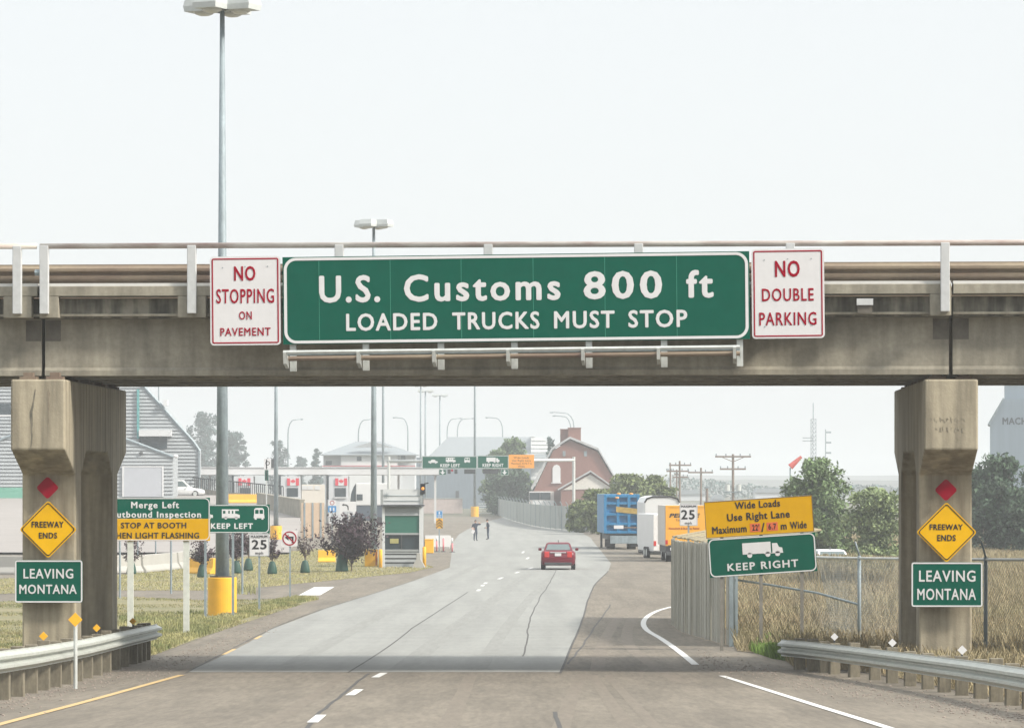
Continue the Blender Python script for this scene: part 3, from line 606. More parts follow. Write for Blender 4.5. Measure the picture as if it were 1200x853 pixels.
#SPLIT2
# ---------------------------------------------------------------- guard rails
def along(P, s):
    for a, b in zip(P[:-1], P[1:]):
        l = (b - a).length
        if s <= l: return a.lerp(b, s / l), (b - a).normalized()
        s -= l
    return P[-1], (P[-1] - P[-2]).normalized()
def guardrail(label, pts, side, hgt, marks, mcol, end_first):
    """pts: ground points of the rail face, far to near; side +1 = timber posts stand to the left of the rail"""
    T = thing('guardrail', label, 'guardrail', pts[0]); o = Vector(pts[0]); P = [Vector(p) - o for p in pts]
    tot = sum((b - a).length for a, b in zip(P[:-1], P[1:])); loops = []; pr_ = wprof(.33, .085); N_ = 26
    for i in range(N_ + 1):
        p, t = along(P, tot * i / N_); n = Vector((-t.y, t.x, 0)).normalized() * -side
        loops.append([p + n * a + Vector((0, 0, hgt - .33 + b)) for a, b in pr_] + [p + n * (a - .012) + Vector((0, 0, hgt - .33 + b)) for a, b in reversed(pr_)])
    MB().loft(loops).build('beam', mat('rail steel', (0.4284, 0.4514, 0.4208), .5, .10, 3, (1, 1, 3), metal=.1, fine=.08, fscale=10), T, smooth=False)
    p, t = along(P, 0.0); n = Vector((-t.y, t.x, 0)).normalized() * -side
    b = MB(); b.loft([[p - t * k + n * (a * w_) + Vector((0, 0, hgt - .33 + c)) for a, c in pr_] + [p - t * k + n * (a * w_ - .012) + Vector((0, 0, hgt - .33 + c)) for a, c in reversed(pr_)] for k, w_ in ((0, 1), (.25, 1.4), (.42, .6), (.45, -.6))])
    b.build('end_wing', M['galv'], T)
    st = [0.35]
    while st[-1] < tot: st.append(st[-1] + (1.0 if st[-1] < 3 else 1.9))
    pxs = [CX + F * (along(P, q)[0].x + o.x) / (along(P, q)[0].y + o.y) for q in st]; marks = {min(range(len(st)), key=lambda i: abs(pxs[i] - t_)): 0 for t_ in marks}
    s, k = 0.35, 0
    while s < tot:
        p, t = along(P, s); n = Vector((-t.y, t.x, 0)).normalized() * side; a = math.atan2(t.y, t.x)
        r_ = random.Random(int(s * 100)); q = p + n * .17
        m_ = MB(); m_.box(-.085, .085, -.10, .10, -.5, hgt + r_.uniform(-.0, .07)); R_ = Matrix.Rotation(a + r_.uniform(-.08, .08), 3, 'Z')
        m_.v = [tuple(R_ @ Vector(v) + q) for v in m_.v]; m_.build('post', M['wood'], T, bevel=.012)
        if k in marks:
            zz = hgt + .13 + marks[k]; c = q + Vector((0, -.05, 0)); h = .075
            MB().prism([(c.x - h, c.z + zz), (c.x, c.z + zz - h), (c.x + h, c.z + zz), (c.x, c.z + zz + h)], c.y - .01, c.y + .01, 'y').build('marker_plate', mcol, T)
            MB().tube([c + Vector((0, .02, hgt - .3)), c + Vector((0, .02, zz - .02))], .018, 6).build('marker_stem', M['dark'], T)
        s += 1.0 if s < 3 else 1.9; k += 1
    return T
GR = lambda px, d: Vector((X(px, d), d, G(d)))
guardrail('galvanised guardrail on grey timber posts with yellow diamond markers at the left roadside', [GR(182, 86), GR(140, 78), GR(100, 71), GR(40, 62.5), GR(0, 58), GR(-70, 51.5), GR(-160, 45)], -1, .77, (61, 121, 164), M['safety'], True)
guardrail('galvanised guardrail on grey timber posts with white diamond markers at the right roadside', [GR(922, 79), GR(950, 77.2), GR(1016, 71.8), GR(1070, 66.8), GR(1140, 60.2), GR(1205, 53.6), GR(1330, 44.5)], 1, .59, (978, 1042, 1115), M['swhite'], True)
p0 = GR(88.5, 66.5); T = thing('marker_post', 'yellow diamond marker on its own slim steel post before the left guardrail', 'marker', p0)
MB().tube([(0, 0, -.3), (0, 0, 1.12)], .033, 8).build('post', M['galv'], T)
MB().prism([(-.12, 1.17), (0, 1.05), (.12, 1.17), (0, 1.29)], -.05, -.03, 'y').build('marker_plate', M['safety'], T)

# ---------------------------------------------------------------- ribbed enclosure and chain link fence
def ribbed(pts, z0, z1, pitch, depth, seed=1):
    """vertical-slat panel along world points (near to far), local to pts[0]"""
    r = random.Random(seed); b = MB(); o = Vector(pts[0]); P = [Vector(p) - o for p in pts]; tot = sum((q - p).length for p, q in zip(P[:-1], P[1:]))
    s = 0.0
    while s < tot - .01:
        p, t = along(P, s + pitch / 2); n = Vector((-t.y, t.x, 0)).normalized(); a = math.atan2(t.y, t.x); k = r.uniform(-depth, depth); R_ = Matrix.Rotation(a, 3, 'Z')
        m_ = MB(); m_.box(-pitch * .46, pitch * .46, -.012 + k, .012 + k, 0, 1)
        for v in m_.v:
            w_ = R_ @ Vector((v[0], v[1], 0)) + p; g = G(w_.y + o.y) - o.z
            b.v.append((w_.x, w_.y, g + z0 + v[2] * (z1 - z0) + (r.uniform(-.03, .03) if v[2] else 0)))
        b.f += [tuple(i + len(b.v) - 8 for i in f) for f in m_.f]; s += pitch
    return b
sa, sb_, sc_ = GR(857, 96.5), GR(800, 109), GR(787.5, 117)
T = thing('ribbed_enclosure', 'grey vertical ribbed enclosure with mottled roof behind the wide loads sign', 'enclosure', sa)
slat = mat('weathered grey slats', (0.3360, 0.3280, 0.2800), .85, .22, 1.4, (6, 6, .25), fine=.12, fscale=8)
ribbed([sa, GR(828, 102.5), sb_, sc_, GR(790, 124)], 0.02, 2.52, .17, .03).build('slat_wall', slat, T)
zr = G(100) - sa.z + 2.50
roof = [Vector(p) - sa for p in (sa, sb_, sc_, GR(800, 128), GR(866, 128))]
b = MB(); R9 = random.Random(5); cols_ = 30
for i in range(cols_):                                          # shallow corrugated lean-to roof, weathered in blotches
    t0, t1 = i / cols_, (i + .97) / cols_; l0, l1 = roof[0].lerp(roof[2], t0), roof[0].lerp(roof[2], t1); h = R9.uniform(-.015, .02)
    r0, r1 = Vector((l0.x + 2.6, l0.y + 5, 0)), Vector((l1.x + 2.6, l1.y + 5, 0))
    b.add([(l0.x, l0.y, zr + h), (l1.x, l1.y, zr + h), (r1.x, r1.y, zr + .36 + h), (r0.x, r0.y, zr + .36 + h), (l0.x, l0.y, zr + h - .04), (l1.x, l1.y, zr + h - .04), (r1.x, r1.y, zr + .32 + h), (r0.x, r0.y, zr + .32 + h)], [(0, 1, 2, 3), (7, 6, 5, 4), (0, 4, 5, 1), (1, 5, 6, 2), (2, 6, 7, 3), (3, 7, 4, 0)])
b.build('roof', mat('mossy mottled roof', (.25, .235, .19), .9, .3, 2.6, col2=(.42, .35, .20), fine=.25, fscale=11), T)
MB().box(-.05, .05, -.07, .07, -.2, 2.58).box(.1, .16, -.03, .03, -.2, 2.54).build('corner_post', M['galvd'], T)
FP = [GR(861, 98.5), GR(902, 97.5), GR(958, 96), GR(1007, 91), GR(1060, 88), GR(1155, 83), GR(1215, 81), GR(1300, 78)]
T = thing('chain_link_fence', 'chain link fence with thin steel posts in front of the dry grass field', 'fence', FP[0])
o = FP[0]; hf = 2.25; L_ = [p - o for p in FP]
for i, p in enumerate(L_):
    if i in (0, 3, 5, 6, 7):
        MB().tube([p + Vector((0, 0, -.3)), p + Vector((0, 0, hf))], .042, 8).tube([p + Vector((0, 0, hf)), p + Vector((-.10, -.05, hf + .32))], .022, 6).build('post', M['galvd'], T, smooth=True)
MB().tube([p + Vector((0, 0, hf - .06)) for p in L_], .03, 8).build('top_rail', M['galv'], T, smooth=True)
MB().tube([L_[0] + Vector((0, 0, 1.62)), L_[1] + Vector((0, 0, 1.50)), L_[2] + Vector((0, 0, 1.32)), L_[3] + Vector((0, 0, 1.12))], .028, 8).build('brace_rail', M['galvd'], T, smooth=True)
b = MB(); step = .11
tot = sum((q - p).length for p, q in zip(L_[:-1], L_[1:])); s = -hf
while s < tot:
    for sg in (1, -1):
        e0, e1 = (s, s + hf) if sg == 1 else (s + hf, s)
        z0, z1 = .05, hf - .06
        c0, c1 = max(0, min(tot, e0)), max(0, min(tot, e1))
        if abs(c0 - c1) < .02: continue
        f0, f1 = (c0 - e0) / (e1 - e0), (c1 - e0) / (e1 - e0)
        q0, _ = along(L_, c0); q1, _ = along(L_, c1)
        b.tube([q0 + Vector((0, 0, z0 + (z1 - z0) * f0)), q1 + Vector((0, 0, z0 + (z1 - z0) * f1))], .0028, 3, cap=False)
    s += step
b.build('wire_mesh', M['galvd'], T)

# ---------------------------------------------------------------- lamp masts
def mast(label, px, ybase, d, top_py, r0, r1, nheads, base, head_w=1.1, gz=None, hh=.42, group='tall lamp masts', base_py=None):
    s = F / d; g = G(d) if gz is None else gz; p = Vector((X(px, d), d, g)); H = CZ + (HY - top_py) / F * d - g
    T = thing('lamp_mast', label, 'lamp mast', p, 0, group)
    if base:
        bw, bh = base; MB().tube([(0, 0, -.2), (0, 0, bh)], bw / 2, 40).build('base', M['safety'], T, bevel=.02)
        MB().tube([(0, 0, bh), (0, 0, bh + .05)], r0 * 1.8, 12).build('flange', M['dark'], T)
    MB().tube([(0, 0, base[1] if base else -.2), (0, 0, H * .5), (0, 0, H)], [r0, (r0 + r1) / 2, r1], 10).build('pole', M['galvd'], T, smooth=True)
    hm = mat('lamp head metal', (.52, .55, .55), .5, .05, 4)
    for k in range(nheads):
        a = math.pi / 4 + .35 + k * 2 * math.pi / nheads if nheads == 4 else k * math.pi
        R_ = Matrix.Rotation(a, 3, 'Z'); m_ = MB(); w_ = head_w
        m_.loft([[(w_*.12, -w_*.36, -.02), (w_*1.05, -w_*.36, -.02), (w_*1.05, w_*.36, -.02), (w_*.12, w_*.36, -.02)], [(w_*.12, -w_*.38, hh*.3), (w_*1.08, -w_*.38, hh*.3), (w_*1.08, w_*.38, hh*.3), (w_*.12, w_*.38, hh*.3)], [(w_*.16, -w_*.34, hh), (w_*1.0, -w_*.34, hh), (w_*1.0, w_*.34, hh), (w_*.16, w_*.34, hh)]])
        m_.box(0, w_ * .14, -.05, .05, 0, hh * .5)
        m_.v = [tuple(R_ @ Vector(v) + Vector((0, 0, H - .05))) for v in m_.v]; hd = m_.build('lamp_head', hm, T)
        e = MB(); c = R_ @ Vector((w_ * .6, 0, 0)); e.ell((c.x, c.y, H - .07), w_ * .3, w_ * .3, .13, 12, 6); e.build('lens', mat('lamp lens', (.55, .55, .52), .2, .03, 4), hd, smooth=True)
    return T
mast('tallest grey lamp mast with yellow base behind the KEEP LEFT sign', 260.5, 720, 127, 11, .225, .075, 4, (.93, 1.24), 1.12, hh=.52)
mast('grey lamp mast with twin heads rising beside the purple bush', 438, 650, 250, 265, .23, .09, 4, None, 1.12, hh=.42)
mast('slim lamp mast with yellow base beside the no left turn sign', 323.5, 638, 300, 335, .19, .08, 4, (.9, 1.6), 1.0)
mast('thin lamp mast on yellow base in front of the big grey barn', 556.5, 605, 555, 345, .2, .1, 4, (1.1, 1.45), 1.2)
mast('hazy lamp mast, left one of the close pair over the plaza', 493, 600, 640, 452, .2, .12, 2, None, 1.1)
mast('hazy lamp mast, right one of the close pair over the plaza', 498.5, 600, 690, 459, .2, .12, 2, None, 1.3)
mast('hazy lamp mast alone right of the close pair over the plaza', 515.5, 600, 740, 464, .2, .12, 2, None, 1.4)
mast('thin hazy lamp mast just right of the twin headed mast', 449, 600, 520, 345, .2, .1, 2, None, 1.1)
mast('thin hazy lamp mast behind the sloping grey metal hall', 186, 590, 640, 345, .13, .08, 2, None, 1.0, gz=0)
def davit(label, px, d, top, arm):
    s = F / d; T = thing('street_lamp', label, 'street lamp', (X(px, d), d, G(d)), 0, 'curved arm street lamps in the haze'); H = CZ + (HY - top) / s - G(d); a = arm / s
    P = [(0, 0, 0), (0, 0, H - 3.2)] + [(a * .45 * (1 - math.cos(t)), 0, H - 3.2 + 3.0 * math.sin(t)) for t in (.4, .8, 1.2, 1.5)] + [(a, 0, H)]
    MB().tube(P, [.16, .14, .13, .12, .11, .1, .09], 6).build('pole', M['galvd'], T, smooth=True)
    MB().ell((a * 1.08, 0, H - .05), abs(a) * .13, .2, .15, 10, 6).build('lamp_head', M['galvd'], T, smooth=True)
for lab, px, d, top, arm in (('curved street lamp behind the slim mast by the no left turn sign', 337.5, 560, 491, 15), ('curved street lamp over the hip roofed house, arm to the right', 420, 560, 491, 16), ('curved street lamp over the hip roofed house, arm to the left', 478, 600, 489, -15),
        ('curved street lamp above the left end of the barn ridge', 524, 640, 490, 15), ('curved street lamp above the middle of the barn ridge', 536, 660, 490, 17), ('curved street lamp above the right end of the barn, arm to the left', 589, 640, 489, -17),
        ('curved street lamp behind the brick chimney, shorter of two', 669, 620, 487, -18), ('curved street lamp behind the brick chimney, taller of two', 672.5, 640, 483, -24)):
    davit(lab, px, d * 1.45, top, arm)

# ---------------------------------------------------------------- slender posts and left roadside things
for lab, px, y0, d in (('slim bare steel post in the lawn left of the Merge Left legs', 140.5, 620, 150), ('slim bare steel post between the two Merge Left legs', 161.5, 622, 205), ('slim bare steel post on the lawn right of the Merge Left legs', 200.5, 615, 158), ('short slim steel post before the white concrete barrier', 182.5, 622, 215), ('slim bare steel post under the KEEP LEFT sign by the yellow base', 284, 612, 158)):
    p = GR(px, d); T = thing('sign_post', lab, 'post', p, 0, 'slim steel posts on the left lawn')
    h = CZ + (HY - y0) / F * d - G(d); MB().tube([(0, 0, -.2), (0, 0, h)], .04, 8).build('post', M['galvd'], T); MB().box(-.15, .15, .02, .04, h - .25, h - .02).build('plate', M['galv'], T)
def barrier(name, label, P, hgt, m, wid=.6, top=.2, group=None, cat='barrier'):
    o = Vector(P[0]); T = thing(name, label, cat, o, 0, group); L = [Vector(p) - o for p in P]; loops = []
    for i, p in enumerate(L):
        t = (L[min(i+1, len(L)-1)] - L[max(i-1, 0)]); n = Vector((-t.y, t.x, 0)).normalized()
        loops.append([p + n * a + Vector((0, 0, z)) for a, z in ((-wid/2, 0.03), (-wid/2, .12*hgt/.85), (-top/2-.04, .35*hgt/.85), (-top/2, hgt), (top/2, hgt), (top/2+.04, .35*hgt/.85), (wid/2, .12*hgt/.85), (wid/2, .03))])
    MB().loft(loops).build('body', m, T, bevel=.015); return T
pale = mat('pale barrier concrete', (0.3720, 0.3660, 0.3420), .85, .06, 1, fine=.06)
for i, (a, b) in enumerate((((-1, 197), (56, 196)), ((58, 196), (112, 198)), ((114, 198), (163, 201)), ((165, 201), (205, 210)), ((207, 210), (228, 222)))):
    lab = ['white concrete barrier just left of the left pier', 'white concrete barrier hidden mostly by the left pier', 'white concrete barrier behind the Merge Left legs', 'white concrete barrier beside the yellow barrier block', 'short white concrete barrier curving behind the yellow block'][i]
    q = [GR(*a), GR(a[0]*.5 + b[0]*.5, a[1]*.5+b[1]*.5), GR(*b)]; barrier('concrete_barrier', lab, q, .92, pale, group='white concrete barriers round the lawn')
barrier('yellow_barrier', 'yellow concrete barrier block beside the lamp mast base on the lawn edge', [GR(224, 199), GR(252, 197)], .82, M['safety'])
barrier('yellow_barrier', 'yellow barrier block behind the big purple bush', [GR(373, 232), GR(393, 232)], .72, M['safety'])
barrier('yellow_barrier', 'long yellow barrier on the sloping yard above the KEEP LEFT sign', [Vector((X(267, 415), 415, yardz(415))), Vector((X(305, 415), 415, yardz(415)))], .95, M['safety'])
p = GR(503, 268); T = thing('yellow_box', 'small yellow box behind the booth beside the pink delineators', 'box', p)
MB().box(-.30, .30, -.3, .3, .02, .92).build('body', M['safety'], T, bevel=.03); MB().box(-.32, .32, -.32, .32, .923, .98).build('lid', M['safety'], T, bevel=.015)
# retaining wall, railing, tan screen on the yard
wa, wb = Vector((X(303, 405), 405, yardz(405) - .1)), Vector((X(354, 366), 366, yardz(366) - .3))
T = thing('retaining_wall', 'low grey concrete wall sloping down beside the yard', 'wall', wb); d_ = wa - wb; n = Vector((-d_.y, d_.x, 0)).normalized() * .2
b = MB(); b.loft([[n*-1, n, n + Vector((0, 0, 1.9)), n*-1 + Vector((0, 0, 1.9))], [d_ - n, d_ + n, d_ + n + Vector((0, 0, 1.4)), d_ - n + Vector((0, 0, 1.4))]]); b.build('wall_body', M['concg'], T, bevel=.02)
b = MB(); n2 = n * 1.25; b.loft([[n2*-1 + Vector((0,0,1.9)), n2 + Vector((0,0,1.9)), n2 + Vector((0,0,2.0)), n2*-1 + Vector((0,0,2.0))], [d_ - n2 + Vector((0,0,1.4)), d_ + n2 + Vector((0,0,1.4)), d_ + n2 + Vector((0,0,1.5)), d_ - n2 + Vector((0,0,1.5))]]); b.build('coping', M['concg'], T)
ra, rb = Vector((X(226, 448), 448, CZ + (HY - 573) / F * 448)), Vector((X(332, 430), 430, CZ + (HY - 584) / F * 430))
T = thing('railing', 'dark iron railing along the top of the yard below the flags', 'railing', ra); d_ = rb - ra
for k in range(46):
    p = d_ * (k / 45); MB().box(p.x - .05, p.x + .05, p.y - .04, p.y + .04, p.z - .1, p.z + 1.25).build('bar', M['dark'], T)
MB().loft([[Vector((0, -.05, z)), Vector((0, .05, z)), Vector((0, .05, z + .12)), Vector((0, -.05, z + .12))] for z in (1.25,)] + [[d_ + Vector((0, -.05, 1.25)), d_ + Vector((0, .05, 1.25)), d_ + Vector((0, .05, 1.37)), d_ + Vector((0, -.05, 1.37))]]).build('top_rail', M['dark'], T)
MB().loft([[Vector((0, -.1, -.9)), Vector((0, .1, -.9)), Vector((0, .1, .1)), Vector((0, -.1, .1))], [d_ + Vector((0, -.1, -.9)), d_ + Vector((0, .1, -.9)), d_ + Vector((0, .1, .1)), d_ + Vector((0, -.1, .1))]]).build('kerb', M['concg'], T)
d = 352; p = Vector((X(366.5, d), d, G(d))); s = F / d
T = thing('timber_screen', 'tan panel screen with dark upright posts left of the purple bush', 'screen', p)
zb_, zt_ = CZ + (HY - 618) / s - p.z, CZ + (HY - 589) / s - p.z
for k, (a, c) in enumerate(((-13.2, -10.8), (-8.6, -1.2), (1.0, 8.4), (10.6, 13.4))): MB().box(a/s, c/s, 0, .1, 0, zt_).build('panel', mat('tan screen panel', (.56, .42, .30), .8, .08, 2), T)
for a in (-9.7, -.1, 9.5): MB().box(a/s - .07, a/s + .07, -.04, .14, 0, zt_).build('post', M['galvd'], T)
MB().box(-13.2/s, 13.4/s, .1, .2, 0, 1.2).build('base_wall', pale, T)
# small signs left of the booth
S = Sign('curve_sign', 'white sign with black bent arrow above the purple bush', 'sign', 407.5, 595.5, 300); S.panel(398, 417.5, 587.5, 603.5, M['swhite'], 1)
S.polys('arrow_symbol', [[(408.6, 597.5), (407.4, 597.5), (407.2, 594), (405.6, 592.4), (402.6, 592.0), (402.6, 593), (400.6, 591.4), (402.8, 589.8), (402.8, 590.6), (406.4, 590.9), (408.4, 593)]], M['black']); S.text('NORTH', 402, 413, 599, 602, M['galvd'], .01); S.post(407.5, .09, 588, m=M['galvd'])
S = Sign('information_sign', 'small blue and white sign beside the tan panel screen', 'sign', 389.2, 593, 330); S.panel(384.5, 394, 586, 592.2, M['swhite'], .4); S.panel(384.5, 394, 592.6, 600, M['blue'], .4, name='blue_panel')
MB().ring([(S.u(x), S.z(y)) for x, y in circ(389.2, 589, 2.6, 18)], [(S.u(x), S.z(y)) for x, y in circ(389.2, 589, 1.9, 18)], -.008, .002).build('red_ring', M['sred'], S.T)
S.polys('symbol', [[(386.3, 594.5), (388, 594.5), (388, 598.5), (386.3, 598.5)], [(390.2, 594.5), (391.9, 594.5), (391.9, 598.5), (390.2, 598.5)]], M['swhite']); S.post(389.2, .09, 587, m=M['galvd'])
S = Sign('lane_control_sign', 'white board with round symbol high on a pole before the hazy trees', 'sign', 314.5, 543, 380); S.panel(309.3, 317.6, 537.5, 549.5, M['swhite'], .5); S.panel(317.9, 322, 537.5, 548, M['dark'], 0, name='signal_box')
MB().ring([(S.u(x), S.z(y)) for x, y in circ(313.6, 542.6, 2.6, 18)], [(S.u(x), S.z(y)) for x, y in circ(313.6, 542.6, 1.7, 18)], -.008, .002).build('ring_symbol', M['black'], S.T)
S.panel(310.3, 314.4, 550.5, 563, M['green'], 0, name='green_panel'); S.panel(315.5, 320, 551, 556.5, M['swhite'], 0, name='small_panel'); S.post(312.3, .12, 538, gy=yardz(380), m=M['galv'])

# ---------------------------------------------------------------- inspection booth group
d = 216.0; p = GR(470, d); s = F / d; B_ = thing('inspection_booth', 'grey metal inspection booth with green blind over dark window beside the road', 'booth', p)
bx_ = lambda px: (px - 470) / s; bzz = lambda py: CZ + (HY - py) / s - p.z
grey = mat('booth grey paint', (.28, .30, .305), .55, .06, 3); pl = mat('booth pale panel', (.55, .57, .58), .5, .04, 2)
m_ = MB(); zs = [(664, 660), (658.5, 655), (653.5, 650), (648.5, 645.5)]
for a, c in zs: m_.prism([(0, bzz(a) if a < 664 else -.2), (2.4, bzz(a) if a < 664 else -.2), (2.4, bzz(c)), (0.05, bzz(c))], bx_(449.5), bx_(492.5), 'x')
m_.build('lower_wall', grey, B_)
MB().box(bx_(450.5), bx_(491.5), .08, 2.35, -.1, bzz(646)).build('core', M['dark'], B_)
for a, c in ((447.8, 451), (491.2, 495.2)): MB().box(bx_(a), bx_(c), -.06, .12, -.1, bzz(594)).build('corner_post', pl, B_, bevel=.01)
for a, c in ((447.8, 451), (491.2, 495.2)): MB().box(bx_(a), bx_(c), 2.3, 2.45, -.1, bzz(594)).build('corner_post', pl, B_)
fr = MB().box(bx_(451), bx_(491.2), -.02, .08, bzz(646), bzz(643.6)).box(bx_(451), bx_(491.2), -.02, .08, bzz(626.5), bzz(624.2)).build('window', grey, B_)
MB().box(bx_(451), bx_(491.2), .09, .11, bzz(643.8), bzz(626)).build('pane', M['glass'], fr); MB().box(bx_(470), bx_(471), .03, .085, bzz(644), bzz(626)).build('mullion', M['dark'], fr)
MB().box(bx_(457), bx_(467), .05, .085, bzz(636.5), bzz(631)).build('notice', mat('pale notice', (.35, .33, .13), .6), fr)
MB().box(bx_(451), bx_(491.2), .02, .07, bzz(624.3), bzz(604)).build('blind', mat('green blind', (.02, .125, .09), .6, .07, 5, (.3, 1, 6)), B_)
m_ = MB()
for a, c in ((604, 599), (599, 595.6), (595.6, 593)): m_.prism([(-.04, bzz(a)), (2.4, bzz(a)), (2.4, bzz(c)), (.02, bzz(c))], bx_(449), bx_(493), 'x')
m_.build('upper_wall', grey, B_)
MB().box(bx_(446.5), bx_(496.5), -.3, 2.6, bzz(593), bzz(591.3)).build('roof', M['dark'], B_)
m_ = MB().box(bx_(448), bx_(493), -.1, .02, bzz(591), bzz(573))
m_.build('parapet', pl, B_)
for y in (580.5, 586.5): MB().box(bx_(450), bx_(493), -.13, -.102, bzz(y + .5), bzz(y)).build('parapet_seam', M['galvd'], B_)
MB().box(bx_(446), bx_(449), -.14, .05, bzz(591), bzz(573.5)).build('parapet_post', grey, B_); MB().box(bx_(492), bx_(495.5), -.14, .05, bzz(591), bzz(578)).build('parapet_post', grey, B_)
m_ = MB()
for k in range(4):
    a = k * math.pi / 4; m_.tube([(bx_(453) - .16*math.cos(a), -.14, bzz(580) - .16*math.sin(a)), (bx_(453) + .16*math.cos(a), -.14, bzz(580) + .16*math.sin(a))], .012, 4)
m_.build('emblem', M['galvd'], B_)
b = Sign('warning_beacon', 'small black beacon with amber lens on the booth roof corner', 'beacon', 495.5, 572, d - .1)
MB().box(-.14, .14, -.1, .1, b.z(579), b.z(566.5)).build('housing', M['black'], b.T, bevel=.02); MB().prism([(-.14, b.z(567.5)), (.30, b.z(565)), (.32, b.z(566.2)), (-.14, b.z(569))], -.2, .1, 'y').build('hood', M['black'], b.T)
MB().ell((0, -.1, b.z(572.3)), .09, .04, .09, 12, 8).build('lens', glow('amber lens', (.8, .3, .05), .25), b.T, smooth=True); MB().box(-.03, .03, -.03, .03, b.z(590.5), b.z(579)).build('stem', M['dark'], b.T)
for lab, px, dd, col, h in (('yellow bollard at the left corner of the grey booth', 446, 214, 'safety', .98), ('yellow bollard at the right corner of the grey booth', 497.2, 215.5, 'safety', 1.1)):
    T = thing('bollard', lab, 'bollard', GR(px, dd), 0, 'yellow bollards at the booth'); MB().tube([(0, 0, -.1), (0, 0, h), (0, 0, h + .05)], [.1, .1, .06], 14).build('tube', M[col], T, smooth=True); MB().tube([(0, 0, .0), (0, 0, .04)], .16, 14).build('footing', pale, T)
T = thing('yellow_cabinet', 'yellow cabinet standing left of the booth behind the purple bush', 'cabinet', GR(435, 218)); MB().box(-.35, .35, -.3, .3, .02, .9).build('body', M['safety'], T, bevel=.02); MB().box(.26, .31, -.32, -.302, .1, .85).build('strip', M['sred'], T); MB().box(-.37, .37, -.32, .32, .903, .96).build('lid', M['safety'], T)
T = thing('concrete_block', 'flared pale concrete block at the right foot of the booth', 'block', GR(490.5, 214)); MB().prism([(-.42, -.05), (.42, -.05), (.30, .18), (.12, .5), (.1, .82), (-.1, .82), (-.12, .5), (-.30, .18)], -.3, .3, 'y').build('body', pale, T, bevel=.02)
# chevron marker and delineators on the island
S = Sign('chevron_sign', 'yellow chevron marker under a small blue sign on the island', 'sign', 514.8, 608, 272); S.panel(511, 518.8, 607.5, 618.8, M['safety'], 0); S.panel(511, 518.8, 598, 606.8, M['blue'], .5, M['swhite'], .4, .2, name='blue_panel')
S.polys('chevron', [[(511.2, y0 + 3.3), (514.9, y0), (518.6, y0 + 3.3), (518.6, y0 + 5), (514.9, y0 + 1.8), (511.2, y0 + 5)] for y0 in (607.8, 611, 614.2)], M['black'])
S.polys('symbol', [[(514, 599.5), (515.6, 599.5), (515.6, 602.4), (514, 602.4)], [(512.5, 603.5), (517.3, 603.5), (517.3, 604.2), (512.5, 604.2)], [(513, 605.1), (516.8, 605.1), (516.8, 605.7), (513, 605.7)]], M['swhite']); S.post(514.8, .08, 600, m=M['galvd'])
pink = mat('faded pink plastic', (.62, .20, .22), .6, .08, 6)
for lab, px, dd, h, tip in (('pink delineator tube nearest the booth', 511.8, 264, 1.02, .3), ('middle pink delineator tube on the island', 519.6, 264, .95, .05), ('pink delineator tube with white top near the kerb', 530, 262, .95, .35)):
    T = thing('delineator', lab, 'delineator', Vector((X(px, dd), dd, G(dd) + .16)), 0, 'pink delineators on the island'); MB().tube([(0, 0, .04), (0, 0, h - tip)], .055, 10).build('tube', pink, T, smooth=True); MB().tube([(0, 0, h - tip), (0, 0, h)], .056, 10).build('white_band', M['swhite'], T, smooth=True)
    MB().tube([(0, 0, 0), (0, 0, .05)], [.22, .16], 14).build('foot', M['dark'], T)

# ---------------------------------------------------------------- overhead gantry
d = 390.0; s = F / d; S = Sign('sign_gantry', 'distant steel gantry with green lane signs and orange panel over the road', 'gantry', 560, 541.5, d)
for px in (455.5, 672.5): S.post(px, .30, 535, m=M['galv'], round_=True, yoff=.3)
MB().tube([(S.u(453), .3, S.z(540.5)), (S.u(674), .3, S.z(539))], .16, 10).build('beam', M['galv'], S.T, smooth=True)
S.panel(494.5, 559, 534.3, 549.3, M['green'], 0, M['swhite'], .5, .2, name='left_panel'); S.panel(559.3, 596, 533.6, 549, M['green'], 0, M['swhite'], .5, .2, name='right_panel'); S.panel(596.2, 626, 532.7, 548.5, M['sorange'] if 0 else mat('gantry orange', (.78, .33, .05), .5, .04, 4), 0, name='orange_panel')
S.polys('car_symbol', icon_car(502, 513, 538.5, 543), M['swhite']).polys('motorhome_symbol', icon_rv(522.5, 534, 536, 542), M['swhite']).polys('bus_symbol', icon_bus(544, 551, 536, 542), M['swhite']).polys('truck_symbol', icon_truck(570, 585.5, 536, 542), M['swhite'])
S.text('KEEP LEFT', 516, 539, 543.6, 547, M['swhite'], .03, 1.15).text('KEEP RIGHT', 565.5, 590, 543.3, 546.8, M['swhite'], .03, 1.15)
for i, (t, a, b) in enumerate((('Wide Loads', 602, 620), ('Use Right Lane', 600, 622), ("Maximum 22'/6.7 m", 599, 623), ('Wide', 607, 615))): S.text(t, a, b, 535 + i*3.4, 537.2 + i*3.4, M['black'], .0)
for a in (514.2, 586.8):
    S.panel(a, a + 9, 549.8, 556.8, M['green'], .3, M['swhite'], .35, .2, y=-.01, name='arrow_panel'); S.polys('arrow_symbol', [[(a+3.6, 550.8), (a+5.4, 550.8), (a+5.4, 553), (a+7.6, 553), (a+4.5, 556), (a+1.4, 553), (a+3.6, 553)]], M['swhite'], y=-.01)
for a, b in ((524.5, 528), (532.5, 536), (544, 557), (566, 584)): MB().box(S.u(a), S.u(b), .05, .4, S.z(555), S.z(549.8)).build('signal_box', M['dark'], S.T)
MB().tube([(S.u(529.8), -.02, S.z(551)), (S.u(529.8), .02, S.z(551))], .12, 10).build('red_signal', M['sred'], S.T)

